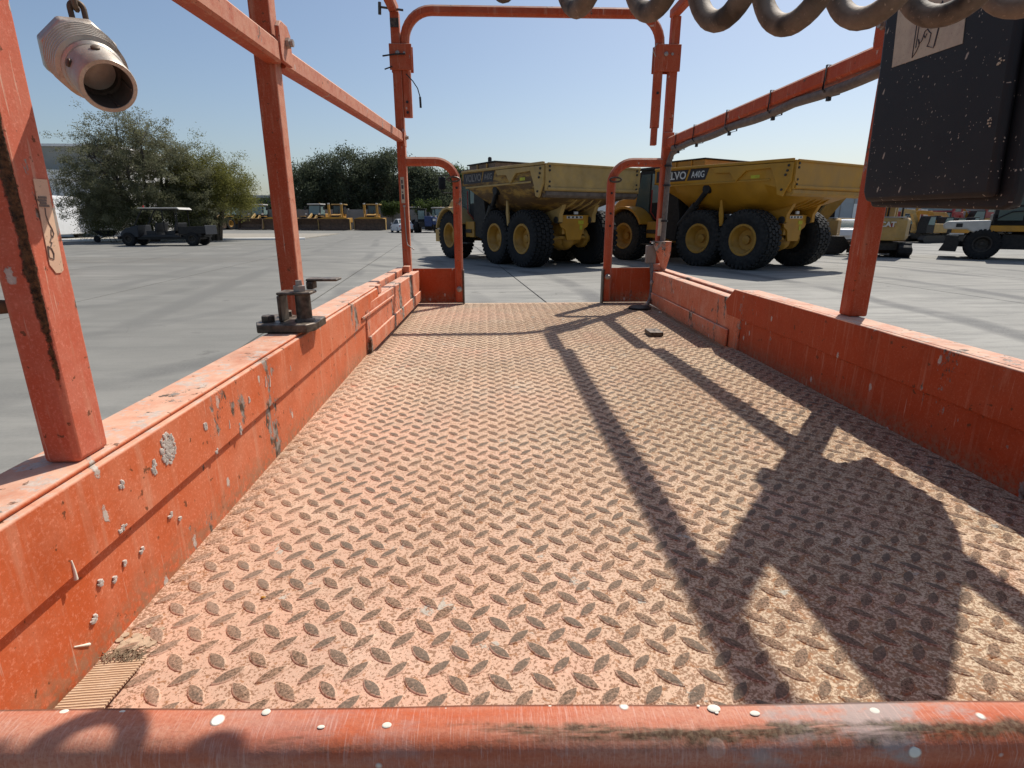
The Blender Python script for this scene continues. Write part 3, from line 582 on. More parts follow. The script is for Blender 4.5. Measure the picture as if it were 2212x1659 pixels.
# ---- rust-eaten weld edge, bolt hole drips and instruction sticker on the near left post
SX = -.3184
def sk(px, py): q = on_x(px, py, SX); return (q.y, q.z - DECK)
st = pb(MB().prism([sk(70,386), sk(100,388), sk(136,583), sk(131,589), sk(120,590), sk(106,572)], 'x', SX + .0001, SX + .0006), 'sticker', M['sticker2'], nearpost, 0, label='pale bleached sticker with a washed out harness drawing')
ik = MB()
def ink_x(ik, x, pts, r=.0006): ik.tube([(x, a, b) for a, b in pts], r, 5)
for k_ in range(4):
    p0, p1 = sk(80+2*k_-3*(k_ % 2), 426+6*k_), sk(98+2*k_-2*(k_ % 3), 427+6*k_); ik.bar((SX+.0007, p0[0], p0[1]), (SX+.0007, p1[0], p1[1]), .0006, .0016)
ink_x(ik, SX+.0007, [sk(95,449), sk(97,465), sk(103,482), sk(110,494), sk(114,505), sk(112,513), sk(108,507), sk(108,496)], .0005)
ink_x(ik, SX+.0007, [sk(109,512), sk(106,522), sk(110,524), sk(107,534)], .0005); ink_x(ik, SX+.0007, [sk(101,532), sk(104,556), sk(114,560), sk(114,548), sk(109,537), sk(101,532)], .0006)
pb(ik, 'drawing', M['ink2'], st, 0)
pb(MB().box(-.3515, -.3465, .43, .431, .25, .26), 'post_clip', M['rust'], nearpost, 0)
pb(MB().tube([(-.3460, .425, .278), (-.356, .420, .2785), (-.372, .414, .279), (-.395, .40, .284), (-.41, .39, .296)], [.0045,.0055,.0058,.0058,.0058], 10), 'rusty_hook', M['rust'], nearpost, 0, R(60))
fs = pb(MB().box(-.345, -.330, YE-.0358, YE-.0353, .30+.10, .30+.20), 'sticker', M['sticker'], bevel=0)
ik = MB()
for k_, (a, b) in enumerate(((.49,.475),(.47,.455),(.445,.44),(.435,.415))): ik.box(-.342, -.336+.002*(k_ % 2), YE-.0362, YE-.0359, b, a)
pb(ik, 'drawing', M['ink'], fs, 0)
pb(MB().tube([(-.334, YE-.040, .385), (-.333, YE-.040, .30), (-.332, YE-.040, .26), (-.328, YE-.045, .235), (-.30, YE-.05, .215)], .0022, 6).sphere((-.334, YE-.040, .388), .006, 8), 'tether_wire', M['bolt'], bevel=0, smooth=R(60))
# dried cement lumps and paint drops that stand proud of the boards
def lump(y, z, ry, rz, x=XL+.006, n=14, seed=0):
    q = random.Random(seed); b = MB()
    for i in range(n):
        a = q.uniform(0, 6.28); rr_ = q.uniform(0, 1)**.6; b.sphere((x, y + ry*rr_*math.cos(a), z + rz*rr_*math.sin(a)), q.uniform(.0009, .0021), 7, (.75, 1, 1.15))
    return b
for i, (y, z, ry, rz, n) in enumerate(((.512,.128,.0125,.0155,230),(.486,.120,.0035,.007,40),(.585,.122,.003,.005,22),(.44,.125,.003,.004,10),(.665,.090,.003,.008,26),(.70,.115,.002,.004,10),(.60,.087,.003,.003,12),(.43,.090,.006,.0025,16))):
    pb(lump(y, z, ry, rz, n=n, seed=i), 'cement_lump', M['cement'], bevel=0)
for i, (y, z, n) in enumerate(((.40,.058,14),(.385,.036,22),(.415,.050,10),(.455,.052,9),(.52,.048,6),(.43,.055,7),(.505,.060,9))):
    pb(lump(y, z, .0028, .0032, x=XL+.001, n=n, seed=40+i), 'cement_lump', M['cement'], bevel=0)
# paint drops on the end board
for i in range(34):
    q = random.Random(i*7+1); x = q.uniform(-.26, .60); r_ = q.choice((.0006,.0007,.0009,.0011,.0015,.0019,.0022)); y = q.uniform(-.0115, -.0015)
    b = MB().sphere((x, ENDY(x) + y, .1552), r_, 16, (q.uniform(1.0,1.4), q.uniform(.75,1.0), .22)); pb(b, 'paint_drop', M['white_drop'], bevel=0, smooth=R(80))
# white paint runs on the left board
for i, (y, z, dy, dz, r_) in enumerate(((.372,.098,.000,.016,.0013),(.362,.030,.014,.010,.0011),(.760,.130,-.003,.014,.0010),(.775,.128,-.004,.016,.0012),(.86,.120,-.002,.008,.0008),(.64,.110,-.002,.010,.0007))):
    xx = XL + .006 if z > .088 else XL
    pb(MB().tube([(xx, y, z), (xx + .0004, y + dy*.5, z - dz*.5), (xx, y + dy, z - dz)], [r_*.5, r_*.8, r_*1.2], 8), 'paint_run', M['white_drop'], bevel=0, smooth=R(80))
# ---- chassis and folded scissor stack below the deck (out of the photo, carries the platform)
GD = .0
pb(MB().box(-.36, .74, .06, 2.40, -.155, -.036), 'platform_frame', M['paint'], bevel=.006)
for k_, (z, a) in enumerate(((-.26, 1), (-.37, -1), (-.48, 1), (-.59, -1))):
    for x in (-.20, .52): pb(MB().bar((x + .05*(k_ % 2), .25, z - .045*a), (x + .05*(k_ % 2), 2.2, z + .045*a), .045, .09), 'scissor_arm', M['paint_rail'], bevel=.004)
for y in (.27, 1.22, 2.18): pb(MB().tube([(-.22, y, -.42), (.60, y, -.42)], .03, 10).box(.10, .28, y-.05, y+.05, -.66, -.157), 'pivot_post', M['dark_steel'], bevel=.003)
pb(MB().prism([(.0,-.66),(.0,-.98),(2.5,-.98),(2.5,-.66)], 'x', -.18, .56), 'chassis', M['paint'], bevel=.02)
for x in (-.26, .56):
    for y in (.35, 2.15): pb(MB().lathe([(.08,-.0),(.16,.0),(.19,.02),(.19,.07),(.16,.09),(.08,.09)], 24, (x, y, -DECK+.19), (1,0,0)), 'wheel', M['tyre'], bevel=.004)

# ---------------------------------------------------------------- power cable under the right rail
pc = thing('power_cable', 'grey dusty cable zip-tied under the right-hand mid rail', 'cable', (.76, 1.7, DECK + .62))
def rp(y, dz=0, dx=0): t = (y - 1.02)/(YE - .0355 - 1.02); return (.790 - .044*t + dx, y, .652 - .018*t + dz)
pts = [rp(2.36, -.026, -.004)] + [rp(y, -.029 - .006*abs(math.sin((y-1.15)*9.2)), -.004) for y in np.arange(2.30, 1.0, -.05)]
pb(MB().tube(pts, .0115, 8), 'cable', M['thin_cable'], pc, 0, R(60))
for y in (2.30, 2.12, 1.86, 1.60, 1.36):
    b = MB(); c = rp(y); hw, hh = .0185, .0195
    b.sweep([(c[0]-hw, y, c[2]+hh), (c[0]+hw, y, c[2]+hh), (c[0]+hw, y, c[2]-.040), (c[0]-.004, y, c[2]-.045), (c[0]-hw-.002, y, c[2]-.030)], [(-.001,-.003),(.001,-.003),(.001,.003),(-.001,.003)], (0,1,0), closed=True)
    b.cbox((c[0]-.004, y, c[2]-.048), (.008, .009, .010)); pb(b, 'zip_tie', M['tie'], pc, 0)

# ---------------------------------------------------------------- control box
cb = thing('control_box', 'black scuffed plastic control box with a grimy hand sticker hanging on the right rail', 'control box', (.675, .84, DECK + .36))
inn = [(.694,.350),(.940,.358),(.952,.374),(.975,.690),(.965,.705),(.728,.705),(.708,.69),(.682,.372),(.685,.354)]
outr = [(.750,.358),(.940,.362),(.950,.380),(.972,.690),(.962,.703),(.800,.703),(.778,.69),(.742,.376),(.745,.362)]
pb(MB().loft([[(.634, y, z) for y, z in inn], [(.650, y, z) for y, z in inn], [(.698, y, z) for y, z in outr], [(.736, .815 + (y - .742)*.72, z) for y, z in outr]]), 'body', M['black_plastic'], cb, .006, seg=3)
cv = pb(MB().prism([(.6985,.3655),(.938,.366),(.947,.381),(.967,.688),(.962,.70),(.726,.70)], 'x', .6195, .6345), 'cover', M['black_plastic'], cb, .0068, seg=3)
stk = pb(MB().prism([(.925,.560),(.9335,.640),(.803,.640),(.793,.5575)], 'x', .6188, .6194), 'sticker', M['sticker'], cv, 0, label='grimy cream sticker with a line drawing of a hand and manual')
ik = MB(); X_ = .6186
ink_x(ik, X_, [(.8835,.563),(.8865,.615),(.8815,.622),(.8795,.575)], .0008); ink_x(ik, X_, [(.8835,.563),(.8775,.5685),(.8735,.5765),(.8770,.585)], .0008)
ink_x(ik, X_, [(.8770,.585),(.8730,.5785),(.8690,.582),(.8665,.592),(.8620,.5935),(.8575,.589),(.8535,.586),(.8545,.575),(.8570,.571)], .0008)
ink_x(ik, X_, [(.8670,.587),(.8640,.583),(.8615,.588)], .0008); ink_x(ik, X_, [(.8570,.571),(.8440,.5655),(.8390,.610),(.8440,.620),(.8600,.612)], .0008)
ink_x(ik, X_, [(.8425,.567),(.8375,.612),(.8440,.622)], .0007); ink_x(ik, X_, [(.8600,.612),(.8610,.594)], .0007)
pb(ik, 'drawing', M['ink'], stk, 0)
for (y, z, a) in ((.722, .45, 0), (.728, .52, 0)): pb(lump(y, z, .006, .009, x=.6195, n=7, seed=int(z*100)), 'paint_blob', M['sticker'], cb, 0)
pb(MB().box(.7365, .775, .84, .93, .60, .69), 'hanger_bracket', M['dark_steel'], cb, .002)

# ---------------------------------------------------------------- coiled cable across the top right
cc = thing('coiled_cable', 'thick dusty brown coiled cable stretched across the top right, in front of the control box', 'cable', tuple(at_depth(1700, -40, .240)))
bots = [(930,-60,.305),(1100,12,.288),(1265,36,.276),(1428,49,.262),(1580,69,.250),(1735,72,.242),(1908,66,.238),(2085,52,.238),(2270,30,.240),(2460,-10,.246)]
turns = 36
def bot(t):
    i = min(int(t), len(bots)-2); u = t - i; a, b = bots[i], bots[i+1]; return [a[k] + (b[k]-a[k])*u for k in range(3)]
pts = []; q = camo.rotation_euler.to_matrix(); upc = q @ Vector((0,1,0)); fw = q @ Vector((0,0,-1)); rt = q @ Vector((1,0,0))
for i in range((len(bots)-1)*turns + 1):
    t = i/turns; bx, by, bd = bot(t); by -= 16 + 5*math.sin(t*2.3); Rr = .0240*(1 + .07*math.sin(t*1.9 + .6)); Cn = at_depth(bx, by, bd) + upc*(Rr + .0051)
    a = 2*math.pi*t
    pts.append(Cn + upc*(-Rr*math.cos(a)) + fw*(Rr*.95*math.sin(a)*-1))
b = MB().tube(pts, .0047, 14, up=(0,1,0)); b.build('coil', M['cable'], cc, R(80), 0, True)

# ---------------------------------------------------------------- brass-grey coupling on its chain
D_ = .42
top = at_depth(170, 114, D_ + .022); axd = (rt*.66 - upc*.62 - fw*.42).normalized()
so = thing('hanging_coupling', 'dull metal threaded pipe coupling hanging from a chain at the top left', 'coupling', tuple(top))
hexp = [(.0285*1.04, 0), (.0285*1.04, .008)]
MB().lathe([(.021,-.001),(.0255,0),(.0272,.002),(.0272,.009),(.0240,.0112)], 8, top, axd, start=upc).build('hex_flange', M['socket'], so, R(30), .0012, True)
pr = [(.0240,.0105)]
for i in range(7): pr += [(.0256-.0003*i, .0120+.0034*i), (.0256-.0003*i, .0132+.0034*i), (.0224-.0003*i, .0142+.0034*i), (.0224-.0003*i, .0150+.0034*i)]
pr += [(.0208,.0372),(.0195,.0395)]; MB().lathe(pr, 36, top, axd).build('threaded_body', M['socket'], so, R(25), 0, True)
MB().lathe([(.0192,.0390),(.0190,.042),(.0190,.066),(.0184,.0675),(.0158,.0675),(.0156,.0672)], 36, top, axd, cap=False).build('sleeve', M['socket'], so, R(40), 0, True)
MB().lathe([(.0155,.0670),(.0152,.066),(.0150,.045),(.0128,.0448),(.0125,.010),(.0005,.0098)], 32, top, axd, cap=False).build('bore', M['bore'], so, R(40), 0, True)
sidev = (-rt*.15 - fw*.9 - upc*.25); sidev = (sidev - axd*sidev.dot(axd)).normalized()
for ang, s0 in ((0, .047), (1.15, .048)):
    dv = Quaternion(axd, -ang) @ sidev; MB().lathe([(.0030,0),(.0030,.0014),(.0022,.0020)], 10, top + axd*s0 + dv*.0188, dv).build('rivet', M['chain'], so, R(50), 0, True)
for ang in (2.3, 3.4): 
    dv = Quaternion(axd, ang) @ sidev; MB().cbox(top + axd*.054 + dv*.0150, (.0016,.0016,.024), (axd.to_track_quat('Z','Y')).to_matrix()).build('inner_rib', M['bore'], so, R(30), 0, True)
# chain of welded links up to the top rail
anchor = at_depth(177, 66, D_ + .020); cz = anchor.copy(); tops = Vector((-.345, anchor.y + .012, DECK + TZ - .02)); n_l = 34
def link_mesh():
    b = MB(); L, W = .0125, .0045; P = []
    for i in range(20):
        a = 2*math.pi*i/20; P.append((W*math.cos(a), 0, W*math.sin(a) + (L-W if math.sin(a) >= 0 else W-L)))
    return b.tube(P, .0021, 7, closed=True, up=(0,1,0)).mesh('chain_link', R(60))
lme = link_mesh(); lme.materials.append(M['chain']); dr = (tops - anchor); n_l = int(dr.length/.0195)
for i in range(n_l):
    o = bpy.data.objects.new('chain_link', lme); COL.objects.link(o); o.parent = so
    o.location = anchor + dr*(i + .35)/n_l - top; o.rotation_euler = (0, .05*(1 if i % 3 else -1), R(90)*(i % 2) + R(25))
MB().sphere(anchor + Vector((0,0,-.003)), .006, 10, (1.3,1,1)).build('eye', M['socket'], so, R(60), 0, True)

# ---------------------------------------------------------------- loose things on the deck
ws = thing('webbing_strap', 'frayed tan webbing strap lying on the deck by the left toe board', 'strap', (-.29, .34, DECK))
b = MB(); secs = []
for i in range(13):
    y = .18 + i*.0165; z = .0022 + (.0020*math.sin(i*.9)); xo = -.002*i*.35
    secs.append([(-.312+xo*.0, y, z), (-.274-.0002*i, y+.002, z + .0016), (-.274-.0002*i, y+.002, z + .0032), (-.312, y, z + .0016)])
b.loft(secs); pb(b, 'webbing', M['strap'], ws, 0)
b = MB(); q = random.Random(9)
for i in range(60):
    x = q.uniform(-.312, -.278); y0 = .378 + q.uniform(-.004, .004); b.tube([(x, y0, .0035), (x+q.uniform(-.004,.004), y0+q.uniform(.003,.007), .003+q.uniform(0,.002)), (x+q.uniform(-.008,.008), y0+q.uniform(.006,.014), .001+q.uniform(0,.002))], .00035, 3)
pb(b, 'frayed_end', M['fibre'], ws, 0)
b = MB()
for i in range(70): b.sphere((-.296 + q.gauss(0,.008), .398 + q.gauss(0,.007), .0005), q.uniform(.0012,.0030), 7, (1.2,1.2,.45))
pb(b, 'packed_dust', plain('sandy_dust', (.48,.36,.24), .95, var=.3, scale=160), ws, 0)
tp = thing('metal_tab', 'small flat rusty metal tab lying on the far right deck', 'metal plate', (.53, 1.73, DECK + FD))
pb(MB().cbox((.528, 1.73, FD + .0085), (.042, .066, .013)), 'tab', M['dark_steel'], tp, .001); pb(MB().prism([(.522,1.742),(.536,1.744),(.528,1.728)], 'z', FD+.0152, FD+.0156), 'mark', M['tie'], tp, 0)
for i, (px, py, r_, mk, lb, ct) in enumerate(((569, 1293, .0022, 'yellow_b', 'tiny yellow paint crumb on the deck plate near the left', 'crumb'), (1426, 676, .006, 'white_drop', 'small white pebble on the far right of the deck', 'pebble'))):
    z = DECK if py > 700 else DECK + FD; p = on_z(px, py, z)
    b = MB().sphere((0,0,r_*.5), r_, 8, (1.2, .8, .6)); o = b.build(('paint_crumb', 'pebble')[i], M[mk], None, R(60)); o.location = p; tag(o, lb, ct)
# ---------------------------------------------------------------- yard
gr = struct(MB().box(-1500, 1500, -600, 2400, -.6, -.014).build('ground', M['joint'], None, None))
GA = R(4.6); SW, SL = 4.42, 20.2
sm_ = MB().box(-SW/2+.016, SW/2-.016, -SL/2+.016, SL/2-.016, -.013, 0).mesh('slab', None); sm_.materials.append(M['concrete'])
cg, sg = math.cos(GA), math.sin(GA); ns = 0
for j in range(-1, 4):
    for i in range(-24, 24):
        u, v = 1.95 + (i - .5)*SW, 22.35 + (j - .5)*SL
        x, y = u*cg - v*sg, u*sg + v*cg
        if abs(x) > y*1.3 + 26: continue
        if ns >= 298: continue
        o = bpy.data.objects.new('slab', sm_); COL.objects.link(o); o.location = (x, y, 0); o.rotation_euler = (0, 0, GA); o.parent = gr; ns += 1
far = MB().box(-400, 400, 73, 300, -.0139, -.003).build('yard', M['concrete'], None, None); struct(far)
# raised kerb of a planting strip on the left, behind the buggy
kb = MB().prism([(-48,38.6),(-14,43.5),(-13.6,44.0),(-14.2,44.4),(-48,39.6)], 'z', -.01, .14).build('kerb', M['wallwhite'], None, None, .03); tag(kb, 'low pale kerb behind the utility buggy', 'kerb')
pv = MB().prism([(-48,39.6),(-14.2,44.4),(-15,60),(-48,60)], 'z', -.01, .06).build('planting_strip', plain('pale_sand', (.30,.27,.22), .95, var=.2, scale=2), None, None); struct(pv)

# ---------------------------------------------------------------- boundary wall
bw = thing('boundary_wall', 'long grey block boundary wall behind the parked machines', 'wall', (-20, 86, 0))
for i in range(26): MB().box(-36 + i*4.0, -36 + i*4.0 + 3.86, -.12, .12, -.01, 2.75 - .25*(i % 2 == 9)).build('wall_panel', M['wallgrey'], bw, None, .02)
for i in range(27): MB().box(-36.19 + i*4.0, -35.95 + i*4.0, -.2, .2, -.01, 2.9).build('wall_pier', M['wallgrey'], bw, None, .02)

# ---------------------------------------------------------------- buildings
bl = thing('white_building', 'white rendered building with beige parapet behind the spreading tree', 'building', (-33, 50, 0))
MB().box(-12, 2.6, 0, 10, -.01, 4.6).build('wall', M['wallwhite'], bl, None); MB().box(-12, 2.9, -.3, 10.3, 4.61, 5.3).build('cornice', M['wallwhite'], bl, None)
pp = MB().box(-5.2, 2.0, 1.2, 9, 5.31, 7.2).build('parapet', M['wallshade'], bl, None); MB().box(-5.4, 2.2, 1.0, 9.2, 7.21, 7.4).build('coping', M['wallwhite'], pp, None)
MB().box(-9, -5.25, .8, 9, 5.31, 7.3).build('stair_tower', M['wallwhite'], bl, None)
for i in range(14): MB().box(-6+i*.55, -5.86+i*.55, -.06, -.002, 3.2, 4.55).build('facade_rib', M['wallshade'], bl, None)
MB().box(-1.5, 0, -.05, -.003, 0, 2.4).build('door', M['roofgrey'], bl, None); 
for i in range(2): MB().box(-7.6+i*1.9, -6.4+i*1.9, -.05, -.003, 1.1, 2.3).build('window', M['navy'], bl, None)
sh = thing('long_warehouse', 'long low grey-clad warehouse beyond the machines on the right', 'building', (44, 84, 0))
MB().box(-32, 40, 0, 18, -.01, 5.2).build('wall', M['roofgrey'], sh, None)
for i in range(36): MB().box(-32+i*2, -31.88+i*2, -.06, -.002, 0, 5.15).build('cladding_rib', M['wallgrey'], sh, None)
MB().prism([(-.6,5.2),(9,6.8),(18.6,5.2)], 'x', -32.5, 40.5).build('roof', M['offwhite'], sh, None)
for i in range(7): MB().box(-28+i*9.5, -23+i*9.5, -.09, -.061, .0, 3.6).build('shutter_door', M['wallwhite'], sh, None)
ob_ = thing('distant_block', 'dark low building hidden behind the row of tall trees', 'building', (-8, 125, 0))
MB().box(-30, 26, 0, 14, -.01, 9).build('wall', M['wallgrey'], ob_, None); MB().box(-30.5, 26.5, -.5, 14.5, 9.01, 9.5).build('roof_edge', M['navy'], ob_, None)
hr = thing('low_shed', 'low shed with pale roof beyond the wall at the left', 'building', (-52, 118, 0))
MB().box(-14, 16, 0, 9, -.01, 5.4).build('wall', M['wallgrey'], hr, None); MB().box(-14.4, 16.4, -.4, 9.4, 5.41, 5.9).build('roof', M['offwhite'], hr, None)

# ---------------------------------------------------------------- street lamps
def street_lamp(x, y, hh, label, rz=0):
    t = thing('street_lamp', label, 'street lamp', (x, y, 0), rz, 'yard street lamps')
    MB().tube([(0,0,-.01),(0,0,hh*.5),(0,0,hh)], [.16,.12,.08], 8).build('pole', M['pole'], t); MB().tube([(0,0,hh-.05),(.6,0,hh+.12),(1.3,0,hh+.16)], .06, 6).build('arm', M['pole'], t)
    MB().box(1.2, 2.1, -.16, .16, hh+.08, hh+.24).build('lamp_head', M['pole'], t, None, .03)
p = on_z(497, 505); street_lamp(-38.0, 72.0, 8.9, 'galvanised street lamp rising out of the olive tree at its right side'); street_lamp(-47.5, 112, 9.1, 'small far street lamp standing over the low shed', R(180))
# power line far right, behind the wheeled excavator
pl_ = MB()

# ---------------------------------------------------------------- trees
def leaves(centers, n_per, spread, size, mat, parent, seed, name='foliage', flat=.6, elong=1.0):
    g = np.random.default_rng(seed); C = np.repeat(np.asarray(centers), n_per, 0); N = len(C)
    P = C + g.normal(0, 1, (N, 3))*np.asarray(spread)
    a = g.normal(0, 1, (N, 3)); a /= np.linalg.norm(a, axis=1)[:, None]; b = g.normal(0, 1, (N, 3)); b -= a*(a*b).sum(1)[:, None]; b /= np.linalg.norm(b, axis=1)[:, None]
    s = size*g.uniform(.6, 1.35, (N, 1)); a *= s*elong; b *= s*flat
    V = np.stack([P - a, P + b, P + a, P - b], 1).reshape(-1, 3); F = np.arange(N*4).reshape(-1, 4)
    return big_mesh(name, V, F, mat, parent)
def branches(b, p, d, L, r, lvl, g, tips, spread, bend=.15, up_=0.0, kids=(3,4)):
    n = 4; pts = [p]; dd = d.copy()
    for i in range(n):
        dd = (dd + Vector((g.uniform(-bend,bend), g.uniform(-bend,bend), g.uniform(-bend,bend) + up_))).normalized(); pts.append(pts[-1] + dd*L/n)
    b.tube(pts, [r*(1-.14*i) for i in range(n+1)], 5 if lvl > 1 else 4)
    if lvl == 0 or r < .006: tips.append(tuple(pts[-1])); tips.append(tuple(pts[2])); return
    for k in range(g.randint(*kids)):
        q = pts[g.choice((2,3,4,4))]; nd = (dd + Vector((g.uniform(-1,1), g.uniform(-1,1), g.uniform(-.7,.8)))*spread).normalized()
        branches(b, q, nd, L*g.uniform(.55,.8), r*.55, lvl-1, g, tips, spread, bend, up_, kids)
def tree(name, label, loc, seed, stems, lvl, leafm, n_per, lsp, lsize, group=None, spread=.75, extra=None, kids=(3,4), elong=1.6, flat=.6, up_=.02):
    t = thing(name, label, 'tree', loc, 0, group); g = random.Random(seed); b = MB(); tips = []
    for (d, L, r) in stems: branches(b, Vector((d[0]*.2, d[1]*.2, 0)), Vector(d).normalized(), L, r, lvl, g, tips, spread, .16, up_, kids)
    b.build('trunk', M['bark'], t, R(60))
    if extra: tips = tips + extra
    leaves(tips, n_per, lsp, lsize, leafm, t, seed+1, 'crown', flat, elong); return t
# spreading dry tree behind the buggy
def dome_tree(name, label, loc, seed, rx, ry, zc, rz, nclu, mat, npr, lsp, lsize, skirt=None, stems=7, lean=0, elong=1.5, thin=False):
    t = thing(name, label, 'tree', loc, 0, 'trees around the yard'); g = np.random.default_rng(seed); b = MB(); P = []; limb = []
    for k in range(stems):
        a = 2*math.pi*k/stems + g.uniform(-.3, .3); e_ = g.uniform(.45, 1.25)
        tip = Vector((rx*.72*math.cos(a)*math.cos(e_*.8) + lean, ry*.72*math.sin(a)*math.cos(e_*.8), zc + rz*.72*math.sin(e_))); base = Vector((.25*math.cos(a), .25*math.sin(a), -.05)); pts = []
        for i in range(9):
            u = i/8; q = base.lerp(tip, u) + Vector((0,0,.5*math.sin(math.pi*u))) + Vector(g.normal(0, .09, 3))*(u > 0); pts.append(q); limb.append(q)
        b.tube(pts, [.17*(1-.85*i/8) + .012 for i in range(9)], 6)
    L = np.array([tuple(q) for q in limb])
    for i in range(nclu):
        a = g.uniform(0, 6.283); e_ = math.asin(g.uniform(-.15, 1)); r_ = g.uniform(.25, 1)**.5
        c = np.array((rx*r_*math.cos(a)*math.cos(e_) + lean*r_, ry*r_*math.sin(a)*math.cos(e_), zc + rz*r_*math.sin(e_)*g.uniform(.82, 1.06)))
        c[:2] *= 1 + .10*math.sin(3*a + seed)
        P.append(c); j = np.argmin(((L - c)**2).sum(1) + 3*np.maximum(0, L[:,2] - c[2])**2); s0 = Vector(L[j]); cv = Vector(c)
        dv = cv - s0; tw = [s0, s0 + dv*.4 + Vector((0,0,.10*dv.length)) + Vector(g.normal(0,.08,3)), s0 + dv*.75 + Vector((0,0,.08*dv.length)) + Vector(g.normal(0,.08,3)), cv + dv*.18]
        b.tube(tw, [.030, .018, .011, .004], 4)
        for m_ in range(3):
            e2 = cv + Vector(g.normal(0, .5, 3))*Vector((1,1,.6)).length*.45 + dv.normalized()*.25; b.tube([cv - dv*.1, (cv+e2)/2 + Vector(g.normal(0,.05,3)), e2], [.009,.006,.003], 3); P.append(np.array(tuple(e2)))
    b.build('trunk', M['bark'], t, R(60)); P = np.array(P); w_ = np.clip(1.35 - .62*(P[:,2] - zc)/rz + g.normal(0, .3, len(P)), .2, 1.8) if thin else np.ones(len(P)); P = np.repeat(P, np.maximum(1, (w_*4).astype(int)), 0); leaves(P, max(2, npr//4), lsp, lsize, mat, t, seed+1, 'crown', .5, elong)
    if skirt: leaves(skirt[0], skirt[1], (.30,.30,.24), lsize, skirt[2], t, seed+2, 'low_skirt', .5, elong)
    return t
g_ = np.random.default_rng(5); lowc = []
for i in range(300):
    a = g_.uniform(0, 6.28); r_ = g_.uniform(.15, 1)**.5; lowc.append((r_*4.1*math.cos(a) - .1, r_*2.8*math.sin(a), g_.uniform(.9, 3.9)*(1 - .30*r_) + .15*math.sin(5*a)))
pT = on_y(276, 517, 41.0)
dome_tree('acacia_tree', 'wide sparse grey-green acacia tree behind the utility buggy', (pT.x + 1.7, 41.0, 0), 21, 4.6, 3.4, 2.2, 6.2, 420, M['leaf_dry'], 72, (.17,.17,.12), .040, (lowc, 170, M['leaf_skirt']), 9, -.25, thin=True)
pO = on_y(468, 515, 42.8)
dome_tree('olive_tree', 'dense olive-green tree at the right flank of the acacia', (pO.x, 42.8, 0), 8, 2.5, 2.2, 2.7, 3.4, 150, M['leaf_olive'], 110, (.26,.25,.20), .042, None, 6, .25)
# dark trees behind the wall
def big_tree(x, y, hh, wr, seed, label, mat='leaf_dark', n=115, npr=130):
    g = np.random.default_rng(seed); cl = []
    for i in range(n):
        v = g.normal(0, 1, 3); v /= np.linalg.norm(v); r_ = g.uniform(.45, 1)**.6
        z = hh*.57 + v[2]*r_*hh*.42; wmod = 1 - .35*abs((z/hh) - .5)
        cl.append((v[0]*r_*wr*wmod*g.uniform(.8,1.15), v[1]*r_*wr*wmod, z))
    t = thing('tall_tree', label, 'tree', (x, y, 0), 0, 'tall trees behind the wall'); b = MB()
    b.tube([(0,0,-.05),(.1,0,hh*.25),(-.1,.1,hh*.5),(.1,0,hh*.8)], [.35,.28,.2,.06], 7); gg = random.Random(seed)
    for i in range(14):
        z = hh*gg.uniform(.2, .7); a = gg.uniform(0, 6.28); b.tube([(0,0,z),(wr*.35*math.cos(a), wr*.35*math.sin(a), z+hh*.09),(wr*.75*math.cos(a), wr*.75*math.sin(a), z+hh*.16)], [.14,.09,.03], 5)
    b.build('trunk', M['bark'], t, R(60)); leaves(cl, npr, (.55,.55,.50), .125, M[mat], t, seed+50, 'crown', .55, 1.5)
for i, (px, ptop, y, wr, lb, mt) in enumerate(((655, 352, 96, 3.6, 'leftmost dark tall tree behind the wall, just right of the second left post', 'leaf_dark'), (700, 330, 98, 4.2, 'dark tall tree above the left bulldozer', 'leaf_dark'),
      (752, 316, 97, 4.4, 'tallest dark tree, above the gap between the two bulldozers', 'leaf_dark'), (802, 330, 99, 4.0, 'dark tall tree above the right bulldozer', 'leaf_dark'),
      (846, 318, 97, 4.2, 'dark tall tree directly behind the far left post of the platform', 'leaf_dark'), (905, 352, 95, 4.0, 'dark drooping tree inside the left stub gate', 'leaf_dark'), (940, 372, 94, 3.6, 'lower dark tree between the left stub gate and the dump truck mirror', 'leaf_dark'),
      (985, 356, 100, 2.6, 'slim tree peeping above the left stub gate beside the truck cab', 'leaf_mid'), (622, 410, 120, 3.0, 'small far tree just left of the second left post', 'leaf_mid'))):
    p = on_y(px, ptop, y); big_tree(p.x, y, p.z, wr, 100+i, lb, mt)
for i, (px, y, hh, wr) in enumerate(((527, 118, 5.4, 3.6), (556, 121, 5.0, 3.4), (585, 119, 5.8, 3.6))):
    p = on_y(px, 450, y); big_tree(p.x, y, hh, wr, 160+i, ('small round far tree right of the olive tree', 'small far tree under the far street lamp', 'small far tree hard against the second left post')[i], 'leaf_mid', 60, 60)
for i, (px, y, w_, hh) in enumerate(((846, 85.2, 2.4, 1.2), (925, 85.2, 3.4, 1.5))):
    p = on_y(px, 455, y); t = thing('climbing_hedge', ('bright green creeper on the wall above the white car', 'bright green creeper on the wall above the blue telehandler')[i], 'hedge', (p.x, y, 0))
    g = np.random.default_rng(300+i); cs = np.stack([g.uniform(-w_/2, w_/2, 60), g.uniform(-.3, .5, 60), 2.7 + g.uniform(-.6, hh*.8, 60)], 1); leaves(cs, 40, (.3,.2,.2), .11, M['leaf_mid'], t, 310+i, 'foliage'); MB().tube([(0,0,0),(.1,0,1.5),(0,0,2.8)], .05, 5).build('stem', M['bark'], t)
